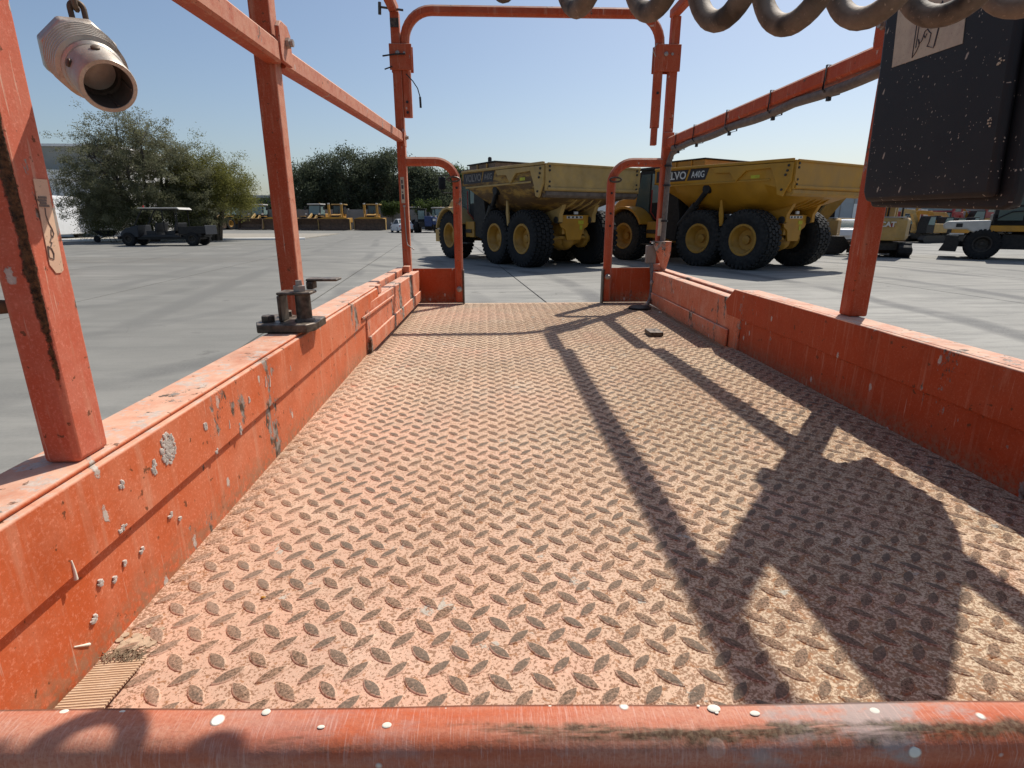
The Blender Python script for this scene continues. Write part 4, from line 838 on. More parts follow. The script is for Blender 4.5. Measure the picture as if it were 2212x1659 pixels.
# ---------------------------------------------------------------- wheels
def wheel(parent, c, r, wdt, side, mt='tyre', mr='yellow', rimr=.48, lugs=34, deep=.05, rows=4, cache={}):
    """tyre with moulded tread blocks > rim, hub ; axle along y, side=+1 outer face towards +y"""
    key = (round(r,3), round(wdt,3), lugs, rows, mt, mr, rimr, deep)
    if key not in cache:
        b = MB(); h = wdt/2; rc = r - deep
        b.lathe([(rimr*r,-h*.80),(rimr*r*1.10,-h*.92),(rc*.86,-h),(rc*.97,-h*.93),(rc,-h*.80),(rc,h*.80),(rc*.97,h*.93),(rc*.86,h),(rimr*r*1.10,h*.92),(rimr*r,h*.80)], 40, (0,0,0), (0,1,0), cap=False)
        for row in range(rows):
            yc = -h*.86 + (row + .5)*h*1.72/rows; bw_ = h*1.72/rows*.80
            for k in range(lugs):
                a = 2*math.pi*(k + .5*(row % 2))/lugs; m = Matrix.Rotation(a, 3, 'Y'); rd = r - deep/2
                sk = .22*(1 if row % 2 else -1)
                b.cbox(m @ Vector((0, yc, rd)), (2*math.pi*r/lugs*.74, bw_, deep*1.04), m @ Matrix.Rotation(sk, 3, 'Z'))
                if row in (0, rows-1): b.cbox(m @ Vector((0, math.copysign(h*.955, yc), r - deep*1.7)), (2*math.pi*r/lugs*.55, h*.07, deep*2.3), m)
        t = b.mesh('wheel', R(40)); t.materials.append(M[mt])
        q = rimr*r
        rim = MB().lathe([(q*1.08,h*.86),(q*1.04,h*.94),(q*.92,h*.92),(q*.86,h*.70),(q*.70,h*.45),(q*.66,h*.20),(q*.30,h*.16),(q*.28,h*.42),(q*.10,h*.46),(.001,h*.46)], 28, (0,0,0), (0,1,0), cap=False)
        for k in range(14):
            a = 2*math.pi*k/14; rim.lathe([(.022*r,h*.69),(.022*r,h*.76)], 6, (q*.88*math.cos(a), 0, q*.88*math.sin(a)), (0,1,0))
        rme = rim.mesh('rim', R(40)); rme.materials.append(M[mr])
        bk = MB().lathe([(.001,-h*.3),(q*.98,-h*.3),(q*1.02,-h*.5),(q*1.02,-h*.82)], 20, (0,0,0), (0,1,0), cap=False).mesh('rim_back', R(40)); bk.materials.append(M['darkmetal'])
        cache[key] = (t, rme, bk)
    t, rme, bk = cache[key]
    o = bpy.data.objects.new('wheel', t); COL.objects.link(o); o.parent = parent; o.location = c; o.rotation_euler.z = 0 if side > 0 else math.pi
    for me, nm in ((rme, 'rim'), (bk, 'rim_back')):
        q_ = bpy.data.objects.new(nm, me); COL.objects.link(q_); q_.parent = o
    return o

def dump_truck(label, loc, rz, ybody, ytrim, ytyre, letters, word2, wearc, sc=1.086):
    t = thing('dump_truck', label, 'dump truck', loc, rz, 'articulated dump trucks', sc)
    B = lambda mb, n, m, p=t, bev=.012: mb.build(n, m, p, R(35), bev)
    for x, y in ((.17,1.22),(1.73,1.22),(4.93,1.22),(.17,-1.22),(1.73,-1.22),(4.93,-1.22)): wheel(t, (x, y, .82), .825, .66, 1 if y > 0 else -1, ytyre, 'yellow', .50)
    # dump body
    def ring(x, zt, zb, zm, zf, w_=1.70, f=.75, mw=1.30):
        return [(x,w_,zt),(x,w_,zb),(x,mw,zm),(x,f,zf),(x,-f,zf),(x,-mw,zm),(x,-w_,zb),(x,-w_,zt),(x,-w_+.10,zt),(x,-w_+.14,zt-.5),(x,w_-.14,zt-.5),(x,w_-.10,zt)]
    body = B(MB().loft([ring(3.42,2.86,2.44,2.41,2.38), ring(2.66,2.85,2.41,1.95,1.66), ring(1.6,2.84,2.38,1.84,1.54), ring(.5,2.83,2.36,1.80,1.50), ring(-.45,2.82,2.26,1.84,1.68), ring(-1.20,2.80,2.04,2.01,1.97)]), 'dump_body', ybody, t, .02)
    for s_ in (1, -1):
        y0, y1 = (1.702, 1.772) if s_ > 0 else (-1.772, -1.702)
        B(MB().prism([(3.40,2.83),(3.40,2.885),(-1.22,2.84),(-1.22,2.76),(1.2,2.79)], 'y', y0, y1), 'top_rail', ytrim, body)
        B(MB().prism([(1.22,2.775),(1.10,2.62),(.62,2.60),(.40,2.36),(.18,2.56),(.10,2.62),(-.62,2.64),(-.80,2.28),(-.88,1.98),(-1.02,1.94),(-1.22,2.30),(-1.22,2.745)], 'y', y0, y1), 'side_flange', ytrim, body)
        B(MB().box(-.6, 3.2, min(s_*1.703, s_*1.73), max(s_*1.703, s_*1.73), 2.335, 2.385), 'lower_rib', ytrim, body)
        for (x, z) in ((-1.10,2.55),(-1.06,2.45),(-1.12,2.67),(-1.0,2.10)): B(MB().lathe([(.03,0),(.03,.03)], 8, (x, s_*1.772, z), (0,s_,0)), 'bolt', M['darkmetal'], body, 0)
    # spill guard on the front wall
    B(MB().box(1.75, 3.42, -1.45, 1.45, 2.862, 3.06), 'spill_guard', wearc, body); B(MB().box(1.70, 3.50, -1.50, 1.50, 3.061, 3.10), 'guard_edge', M['blackpaint'], body)
    for x in (2.2, 2.8): B(MB().box(x, x+.05, 1.451, 1.49, 2.863, 3.058), 'guard_bar', ytrim, body)
    # tail panel
    tg = B(MB().box(-1.262, -1.203, -1.70, 1.70, 2.11, 2.80), 'tail_panel', ytrim, t)
    B(MB().box(-1.30, -1.263, -1.66, 1.66, 2.755, 2.815), 'tail_top_edge', ytrim, tg); B(MB().box(-1.30, -1.263, -1.64, 1.64, 2.13, 2.20), 'tail_rib', ytrim, tg)
    B(MB().prism([(-1.25,2.105),(-1.255,2.00),(-1.17,1.94),(-1.05,1.955),(-1.05,2.105)], 'y', -1.66, 1.66), 'worn_lip', wearc, tg)
    for s_ in (1, -1):
        for z in (2.22, 2.34, 2.62, 2.72): B(MB().lathe([(.03,0),(.03,.025)], 8, (-1.263, s_*1.58, z), (-1,0,0)), 'bolt', M['darkmetal'], tg, 0)
        B(MB().prism([(s_*1.70,2.80),(s_*1.70,2.30),(s_*1.40,2.14),(s_*1.60,2.55)], 'x', -1.275, -1.2635), 'corner_gusset', ytrim, tg, .004)
    # belly ribs and hinge brackets
    for y in (-.62, .62):
        B(MB().prism([(-.75,1.86),(.6,1.60),(.6,1.48),(.1,1.40),(-.35,1.26),(-.55,1.30),(-.55,1.50)], 'y', y-.07, y+.07), 'hinge_bracket', ytrim)
        B(MB().lathe([(.10,-.10),(.10,.10)], 12, (-.42, y, 1.36), (0,1,0)), 'hinge_pin', M['darkmetal'])
    for y in (-.45, -.15, .15, .45): B(MB().prism([(-1.10,1.95),(-.3,1.72),(-.3,1.60),(-.9,1.80)], 'y', y-.025, y+.025), 'belly_rib', ytrim)
    # rear frame, hitch plate, axles
    fr = B(MB().box(-.35, 3.3, -.42, -.28, .95, 1.35).box(-.35, 3.3, .28, .42, .95, 1.35), 'rear_frame', M['yellow'])
    hp = B(MB().prism([(-.56,1.50),(.56,1.50),(.60,1.36),(.50,1.16),(.34,1.08),(.26,.78),(-.26,.78),(-.34,1.08),(-.50,1.16),(-.60,1.36)], 'x', -.40, -.34), 'hitch_plate', M['yellow_b'])
    B(MB().box(-.41, -.403, -.34, -.14, 1.24, 1.34).box(-.41, -.403, -.30, -.20, 1.08, 1.21), 'warning_sticker', M['hivis'], hp, 0)
    B(MB().box(-.412, -.402, -.30, .30, 1.40, 1.47), 'light_bar', M['decal_white'], hp, 0)
    for k in range(4): B(MB().box(-.4145, -.4125, -.26+k*.15, -.19+k*.15, 1.41, 1.46), 'chevron', M['navy'], hp, 0)
    B(MB().box(-.415, -.36, -.12, .02, 1.52, 1.60), 'work_lamp', M['white'], hp, .01)
    for x in (.17, 1.73):
        B(MB().lathe([(.13,-1.0),(.15,-.6),(.22,-.35),(.34,-.15),(.34,.15),(.22,.35),(.15,.6),(.13,1.0)], 16, (x, 0, .80), (0,1,0)), 'axle', M['yellow'])
    B(MB().sphere((-.02, 0, .78), .27, 12, (1,1,1)), 'differential', M['yellow'], bev=0)
    for s_ in (1,-1): B(MB().tube([(-.25, s_*.12, .84), (-.28, s_*.45, .86), (-.1, s_*.7, .80)], .045, 6), 'stay_rod', M['yellow'], bev=0); B(MB().lathe([(.30,0),(.30,.16),(.12,.2)], 16, (.17, s_*.80, .82), (0,-s_,0)), 'brake_drum', M['yellow'], bev=.01)
    B(MB().box(-.30, .5, -.45, .45, 1.36, 1.52), 'valve_block', M['blackpaint'])
    # hoist cylinders
    for s_ in (1,-1):
        c = B(MB().tube([(2.62, s_*1.30, 1.20), (1.95, s_*1.44, 1.78)], .115, 12), 'hoist_cylinder', M['blackpaint'], bev=0); B(MB().tube([(1.95, s_*1.44, 1.78), (1.48, s_*1.56, 2.20)], .075, 10).lathe([(.13,-.08),(.13,.08)], 12, (1.45, s_*1.58, 2.22), (0,1,0)), 'cylinder_rod', M['blackpaint'], c, 0)
        B(MB().prism([(.98,1.90),(1.03,1.92),(1.05,1.55),(.98,1.18),(.88,1.22),(.90,1.5)], 'y', s_*1.48-.03, s_*1.48+.03), 'mud_flap', ytrim)
    # gap behind the cab
    B(MB().prism([(2.72,1.45),(2.90,2.30),(3.50,2.40),(3.58,.85),(2.85,.70)], 'y', -1.25, 1.25), 'cab_bulkhead', M['blackpaint'])
    B(MB().box(2.75, 3.30, -.55, .55, .55, 1.1), 'articulation_joint', M['darkmetal'])
    # tractor
    B(MB().box(3.3, 6.1, -.55, .55, .62, 1.25), 'front_frame', M['yellow'])
    for y0 in (.60, -1.30): B(MB().box(3.45, 4.05, y0, y0+.70, .78, 1.30), 'tank', M['yellow'])
    B(MB().box(3.6, 4.0, 1.301, 1.34, .92, 1.04), 'step', M['darkmetal']); B(MB().box(3.6, 4.1, 1.30, 1.50, .55, .60), 'step', M['darkmetal'])
    cab = B(MB().prism([(3.68,1.35),(3.68,2.86),(3.80,2.95),(4.75,2.95),(4.85,2.88),(5.10,1.75),(5.02,1.35)], 'y', -.98, .98), 'cab', M['blackpaint'])
    for s_ in (1,-1):
        y0, y1 = sorted((s_*.982, s_*1.0))
        B(MB().prism([(3.78,1.92),(3.78,2.80),(4.22,2.82),(4.22,1.90)], 'y', y0, y1), 'side_window', M['glass_clear'], cab, 0); B(MB().prism([(4.30,1.55),(4.30,2.82),(4.70,2.82),(4.94,1.85),(4.90,1.55)], 'y', y0, y1), 'door_window', M['glass'], cab, 0)
    B(MB().box(3.661, 3.679, -.85, .85, 1.95, 2.78), 'rear_window', M['glass'], cab, 0); B(MB().box(3.60, 4.95, -1.05, 1.05, 2.952, 3.03), 'cab_roof', M['blackpaint'], cab)
    B(MB().loft([[(4.9,1.0,1.25),(4.9,-1.0,1.25),(4.9,-1.0,2.12),(4.9,-.9,2.22),(4.9,.9,2.22),(4.9,1.0,2.12)], [(5.8,.98,1.2),(5.8,-.98,1.2),(5.8,-.98,2.0),(5.8,-.88,2.1),(5.8,.88,2.1),(5.8,.98,2.0)], [(6.25,.92,1.1),(6.25,-.92,1.1),(6.25,-.92,1.70),(6.25,-.80,1.84),(6.25,.80,1.84),(6.25,.92,1.70)], [(6.45,.86,1.0),(6.45,-.86,1.0),(6.45,-.86,1.35),(6.45,-.76,1.42),(6.45,.76,1.42),(6.45,.86,1.35)]]), 'hood', ytrim)
    B(MB().box(6.2, 6.55, -1.30, 1.30, .55, 1.0), 'bumper', ytrim)
    for s_ in (1,-1):
        P = [(4.93 + .98*math.cos(a), .82 + .98*math.sin(a)) for a in [R(15 + 10*i) for i in range(15)]]; Q = [(4.93 + .90*math.cos(a), .82 + .90*math.sin(a)) for a in [R(15 + 10*i) for i in range(15)]][::-1]
        y0, y1 = sorted((s_*.90, s_*1.60)); 
        f = MB(); secs = []
        for i in range(15):
            p_, q_ = P[i], Q[14-i]; secs.append([(p_[0],y0,p_[1]),(p_[0],y1,p_[1]),(q_[0],y1,q_[1]),(q_[0],y0,q_[1])])
        f.loft(secs); B(f, 'fender', ytrim)
        m = B(MB().tube([(5.0, s_*1.0, 2.9), (5.2, s_*1.55, 2.88), (5.22, s_*1.62, 2.88), (5.22, s_*1.62, 2.30), (5.2, s_*1.55, 2.28), (5.05, s_*1.0, 2.3)], .022, 6), 'mirror_bracket', M['blackpaint'], bev=0); B(MB().box(5.17, 5.25, s_*1.60-.13, s_*1.60+.13, 2.40, 2.82), 'mirror', M['blackpaint'], m, .02)
        B(MB().box(6.30, 6.50, s_*1.12-.12, s_*1.12+.12, 1.02, 1.3), 'headlamp', M['decal_white'], bev=.02)
    B(MB().lathe([(.015,0),(.015,.28),(.07,.29),(.07,.40),(.05,.44)], 10, (4.2, .2, 3.03), (0,0,1)), 'beacon', M['darkmetal'], bev=0)
    B(MB().tube([(3.9,1.02,1.35),(3.95,1.25,1.6),(3.95,1.25,2.3)], .02, 5), 'handrail', M['red'], bev=0)
    # side decal
    pn = []
    for a0, a1, top_, bot_ in ((3.36, 2.10, 0, 0), (2.02, 1.36, 0, 0)):
        sl = .12; mbp = MB().prism([(a0, 2.795), (a1, 2.785), (a1+sl, 2.475), (a0 + (sl if a0 < 3 else 0), 2.475)], 'y', 1.703, 1.708); pn.append(B(mbp, 'decal_panel', M['decal_panel'], body, 0))
    def tm(x, z): return Matrix(((-1,0,0,x),(0,0,1,1.710),(0,1,0,z),(0,0,0,1)))
    text('VOLVO', .30, 'lettering', letters, pn[0], tm(3.22, 2.535), .001, .006, sx=1.04); text(word2, .25, 'lettering', letters, pn[1], tm(1.985, 2.55), .001, .003, sx=.80)
    # serifs on the slab letters
    sf = MB()
    for x, z in ((3.215,2.735),(3.06,2.735),(2.80,2.735),(2.80,2.54),(2.655,2.735),(2.49,2.735)): sf.box(x-.07, x+.01, 1.7095, 1.7112, z-.004, z+.014)
    sf.build('serif', letters, pn[0], None)
    B(MB().box(-.28, -.02, 1.7035, 1.708, 2.42, 2.50), 'yellow_tag', M['hivis'], body, 0)
    return t
rzT = R(120)
T1 = dump_truck('worn rust-streaked yellow articulated dump truck seen through the gate opening', (2.63, 19.09, 0), rzT, M['yellow_d'], M['tan'], 'tyre', M['decal_grey'], 'A40G', M['wear'])
T2 = dump_truck('cleaner yellow articulated dump truck with bold white lettering, right of the gate', (9.26, 17.84, 0), rzT, M['yellow_b'], M['yellow_b'], 'tyre_new', M['decal_white'], 'A40G', M['yellow'])
def V_(t): return lambda mb, n, m, p=None, bev=.015: mb.build(n, M[m] if isinstance(m, str) else m, p or t, R(35), bev)
# ---------------------------------------------------------------- utility buggy (x forward)
def buggy(loc, rz, sc):
    t = thing('utility_buggy', 'dark four-seat utility buggy with pale roof parked under the tree', 'buggy', loc, rz, None, sc); B = V_(t)
    for x, y in ((1.72,.62),(-1.72,.62),(1.72,-.62),(-1.72,-.62)): wheel(t, (x, y, .36), .36, .26, 1 if y > 0 else -1, 'tyre', 'darkmetal', .52, 22, .03, 3)
    B(MB().box(-2.0, 1.3, -.62, .62, .34, .46).box(-2.3, -1.0, -.45, .45, .46, .60), 'chassis', 'blackpaint')
    B(MB().loft([[(2.25,-.55,.45),(2.25,.55,.45),(2.22,.50,.72),(2.22,-.50,.72)],[(1.9,-.68,.46),(1.9,.68,.46),(1.85,.62,.93),(1.85,-.62,.93)],[(1.15,-.70,.46),(1.15,.70,.46),(1.15,.66,1.12),(1.15,-.66,1.12)]]), 'hood', 'navy', None, .03)
    B(MB().box(2.2, 2.36, -.62, .62, .36, .52), 'bumper', 'blackpaint')
    for s_ in (1,-1): B(MB().box(2.10, 2.245, s_*.42-.10, s_*.42+.10, .62, .74), 'headlamp', 'decal_white', None, .02)
    for x in (.55, -.50):
        s = B(MB().box(x-.28, x+.22, -.58, .58, .46, .80), 'seat', 'seat'); B(MB().prism([(x-.34,.78),(x-.22,.80),(x-.36,1.24),(x-.46,1.22)], 'y', -.58, .58), 'backrest', 'seat')
    B(MB().prism([(-1.05,.62),(-1.05,1.02),(-2.45,1.06),(-2.48,.66)], 'y', -.68, .68), 'cargo_bed', 'blackpaint'); B(MB().box(-2.50, -2.46, -.70, .70, .60, 1.10), 'tailgate', 'navy')
    for s_ in (1,-1):
        B(MB().tube([(1.30, s_*.64, 1.08), (1.02, s_*.64, 1.55), (.78, s_*.62, 1.93)], .030, 6), 'roll_bar', 'blackpaint', None, 0); B(MB().tube([(-.28, s_*.64, .5), (-.28, s_*.63, 1.93)], .030, 6), 'roll_bar', 'blackpaint', None, 0)
        B(MB().tube([(-1.02, s_*.64, .5), (-1.02, s_*.63, 1.60), (-1.06, s_*.62, 1.93)], .030, 6), 'roll_bar', 'blackpaint', None, 0); B(MB().tube([(.8, s_*.62, 1.93), (-1.05, s_*.62, 1.93)], .028, 6), 'roof_rail', 'blackpaint', None, 0)
        B(MB().prism([(1.05,.46),(.85,.60),(-.9,.60),(-1.1,.46)], 'y', s_*.66-.02, s_*.66+.02), 'sill', 'navy')
        P = [(x0 + .42*math.cos(a), .335 + .42*math.sin(a)) for x0 in (-1.72,) for a in [R(20+14*i) for i in range(11)]]
        B(MB().sweep([(p[0], s_*.62, p[1]) for p in P], [(-.14,-.012),(.14,-.012),(.14,.012),(-.14,.012)], (0,1,0)), 'mudguard', 'blackpaint', None, 0)
    B(MB().box(-.6, -.2, -.66, -.64, 1.0, 1.03), 'grab_rail', 'blackpaint', None, 0)
    B(MB().prism([(1.0,1.985),(.95,2.03),(-1.15,2.045),(-1.28,1.93),(-1.22,1.92),(-1.12,1.985)], 'y', -.70, .70), 'roof', 'offwhite', None, .02)
    B(MB().tube([(.72,0,1.35),(.95,0,1.15)], .02, 6).tube([(.72+.16*math.cos(a)*.4, .17*math.sin(a), 1.37+.16*math.cos(a)) for a in [2*math.pi*i/12 for i in range(12)]], .015, 5, closed=True), 'steering_wheel', 'blackpaint', None, 0)
    B(MB().lathe([(.04,0),(.04,.09),(.02,.12)], 8, (.85, .3, 2.03), (0,0,1)), 'beacon', 'light_red', None, 0)
buggy((-18.76, 34.8, 0), R(180), 1.04)
def wheelbarrow(loc):
    t = thing('wheelbarrow', 'dark wheelbarrow in front of the utility buggy under the tree', 'wheelbarrow', loc, R(180)); B = V_(t)
    B(MB().loft([[(-.25,-.25,.42),(.35,-.2,.42),(.35,.2,.42),(-.25,.25,.42)],[(-.45,-.42,.78),(.7,-.36,.78),(.7,.36,.78),(-.45,.42,.78)]]), 'tray', 'blackpaint')
    for s_ in (1,-1): B(MB().tube([(.75, s_*.05, .22), (.1, s_*.2, .40), (-.6, s_*.28, .55), (-1.0, s_*.28, .66)], .022, 6), 'handle', 'darkmetal', None, 0); B(MB().tube([(-.2, s_*.24, .42), (-.35, s_*.26, 0), (-.45, s_*.26, .0)], .018, 6), 'leg', 'darkmetal', None, 0)
    B(MB().lathe([(.05,-.05),(.2,-.05),(.22,-.02),(.22,.02),(.2,.05),(.05,.05)], 20, (.72,0,.22), (0,1,0)), 'wheel', 'tyre', None, 0)
p = on_z(236, 524); wheelbarrow((p.x, p.y, 0))

# ---------------------------------------------------------------- white bus and a dark car at the left edge
bs = thing('white_bus', 'white bus tail with black grab loop, partly hidden by the near left post', 'bus', (-32.4, 40.6, 0), R(8)); B = V_(bs)
B(MB().prism([(-1.25,.35),(1.25,.35),(1.25,2.9),(1.12,3.15),(-1.12,3.15),(-1.25,2.9)], 'y', 0, 8.5), 'body', 'white', None, .05)
B(MB().box(-1.0, 1.0, -.03, -.002, 1.6, 2.7), 'rear_window', 'navy', None, .02)
B(MB().tube([(1.02,-.05,.8),(1.02,-.08,2.6),(1.1,-.08,2.72),(1.18,-.08,2.6),(1.18,-.08,.8)], .03, 6), 'grab_loop', 'blackpaint', None, 0)
B(MB().box(.95, 1.24, -.05, -.002, .45, .95), 'tail_lamp', 'light_red', None, .02); B(MB().box(-1.24, -.95, -.05, -.002, .45, .95), 'tail_lamp', 'light_red', None, .02); B(MB().box(-1.28, 1.28, -.12, .05, .25, .44), 'bumper', 'offwhite')
for x in (-1.0, 1.0):
    for y in (1.6, 6.6): wheel(bs, (x, y, .48), .48, .28, 1, 'tyre', 'darkmetal', .5, 20, .02, 3).rotation_euler.z = R(90)

def car(name, label, loc, rz, mat, lab='car', sc=1):
    t = thing(name, label, lab, loc, rz, None, sc); B = V_(t)
    secs = []
    for x, zt, zb, w_ in ((-2.28,.80,.38,.74),(-2.2,.93,.26,.84),(-1.5,1.02,.22,.88),(-.9,.98,.2,.89),(.9,.96,.2,.89),(1.5,.88,.22,.87),(2.15,.72,.26,.80),(2.28,.60,.36,.66)):
        secs.append([(x,-w_,zb),(x,w_,zb),(x,w_,zt-.22),(x,w_*.93,zt-.04),(x,w_*.6,zt),(x,-w_*.6,zt),(x,-w_*.93,zt-.04),(x,-w_,zt-.22)])
    B(MB().loft(secs), 'body', mat, None, .02)
    g = B(MB().loft([[(-1.75,-.70,1.0),(-1.75,.70,1.0),(-1.72,.66,1.02),(-1.72,-.66,1.02)],[(-1.0,-.74,.97),(-1.0,.74,.97),(-.95,.60,1.40),(-.95,-.60,1.40)],[(.2,-.76,.96),(.2,.76,.96),(.1,.62,1.42),(.1,-.62,1.42)],[(1.15,-.74,.93),(1.15,.74,.93),(1.1,.70,.95),(1.1,-.70,.95)]]), 'glasshouse', 'navy', None, .01)
    B(MB().loft([[(-1.02,-.62,1.385),(-1.02,.62,1.385),(-1.0,.60,1.43),(-1.0,-.60,1.43)],[(-.4,-.64,1.42),(-.4,.64,1.42),(-.4,.58,1.475),(-.4,-.58,1.475)],[(.18,-.64,1.41),(.18,.64,1.41),(.18,.58,1.455),(.18,-.58,1.455)]]), 'roof', mat, None, .01)
    for s_ in (1,-1):
        for xa, xb in (((-1.72,1.01),(-.98,1.40)),((.12,1.42),(1.12,.95))): B(MB().bar((xa[0], s_*.70 if xa[1] < 1.2 else s_*.625, xa[1]), (xb[0], s_*.70 if xb[1] < 1.2 else s_*.625, xb[1]), .05, .06), 'pillar', mat, None, 0)
        B(MB().box(-2.27, -2.16, s_*.66-.14, s_*.66+.14, .62, .80), 'tail_lamp', 'light_red', None, .02); B(MB().box(.9, 1.02, s_*.90-.08, s_*.90+.08, .95, 1.06), 'mirror', mat, None, .02)
        for x in (-1.38, 1.38): wheel(t, (x, s_*.78, .32), .32, .21, s_, 'tyre', 'chrome', .62, 24, .008, 3)
    B(MB().box(-2.31, -2.26, -.26, .26, .50, .62), 'number_plate', 'offwhite', None, 0); B(MB().box(-2.30, -2.20, -.7, .7, .26, .42), 'bumper', 'darkmetal')
    B(MB().loft([[(-1.72,-.62,1.012),(-1.72,.62,1.012),(-1.70,.62,1.03),(-1.70,-.62,1.03)],[(-1.06,-.56,1.36),(-1.06,.56,1.36),(-1.04,.56,1.38),(-1.04,-.56,1.38)]]), 'rear_window', 'glass', None, 0)
    return t
p = on_z(868, 503); car('white_car', 'white saloon car parked before the right bulldozer, seen from behind', (p.x - .2, p.y + 1.5, 0), R(112), 'white')
p = on_z(4, 578); car('dark_red_car', 'dark red car cut off at the left edge beside the near left post', (-13.6, 15.6, 0), R(95), 'red')

# ---------------------------------------------------------------- wheel loader (x forward, bucket in front)
def loader(label, loc, rz, sc=1.0, bmat='blade', cab_roof='offwhite', tail=True):
    t = thing('wheel_loader', label, 'wheel loader', loc, rz, 'wheel loaders and bulldozers along the wall', sc); B = V_(t)
    for x in (1.55, -1.55):
        for s_ in (1,-1): wheel(t, (x, s_*1.05, .80), .80, .58, s_, 'tyre', 'yellow', .5, 26, .05, 3)
    B(MB().box(-2.9, -.9, -.75, .75, .9, 2.05), 'engine_hood', 'yellow', None, .06); B(MB().box(-3.15, -2.85, -1.0, 1.0, .7, 1.5), 'counterweight', 'yellow')
    B(MB().box(-.8, 2.3, -.45, .45, .75, 1.5), 'front_frame', 'yellow')
    c = B(MB().prism([(-1.0,1.5),(-1.0,3.1),(.45,3.1),(.75,1.9),(.55,1.5)], 'y', -.78, .78), 'cab', 'blackpaint'); B(MB().prism([(.46,3.0),(.49,3.0),(.765,1.95),(.73,1.95)], 'y', -.68, .68), 'windscreen', 'glass_clear', c, 0)
    for s_ in (1,-1): B(MB().prism([(-.85,1.95),(-.85,2.95),(.38,2.95),(.58,1.95)], 'y', *sorted((s_*.782, s_*.80))), 'side_window', 'glass_clear', c, 0)
    B(MB().box(-1.1, .65, -.88, .88, 3.11, 3.27), 'cab_roof', cab_roof, c, .04)
    for s_ in (1,-1):
        B(MB().bar((1.0, s_*.42, 1.75), (2.75, s_*.42, .62), .20, .34), 'lift_arm', 'tan'); B(MB().tube([(.9, s_*.42, 1.2), (2.1, s_*.42, .95)], .09, 8), 'lift_cylinder', 'darkmetal', None, 0)
        B(MB().box(1.0, 2.1, s_*1.05-.32, s_*1.05+.32, 1.66, 1.74), 'fender', 'yellow'); B(MB().tube([(.4, s_*.85, 2.9), (.5, s_*1.25, 2.85)], .03, 5).box(.45, .55, s_*1.25-.12, s_*1.25+.12, 2.5, 2.9), 'mirror', 'blackpaint', None, 0)
        B(MB().box(1.2, 1.32, s_*.85-.12, s_*.85+.12, 1.9, 2.1), 'headlamp', 'decal_white')
    B(MB().bar((1.5, 0, 1.95), (2.85, 0, 1.35), .18, .3), 'tilt_link', 'tan')
    P = [(2.7,.25),(3.85,.06),(3.86,.10),(2.95,.32),(2.82,.7),(2.95,1.12),(3.3,1.42),(3.26,1.46),(2.85,1.22),(2.66,.75)]
    bk = B(MB().prism(P, 'y', -1.5, 1.5), 'bucket', bmat)
    for s_ in (1,-1): B(MB().prism([(2.72,.3),(3.80,.09),(3.28,1.43),(2.9,1.2),(2.7,.75)], 'y', *sorted((s_*1.50, s_*1.54))), 'bucket_side', bmat, bk)
    for k in range(7): B(MB().box(3.8, 4.0, -1.35+k*.42, -1.25+k*.42, .05, .12), 'tooth', 'darkmetal', bk, 0)
    B(MB().lathe([(.06,0),(.06,.12)], 8, (-.3,.4,3.27), (0,0,1)), 'beacon', 'yellow_b', None, 0)
    return t
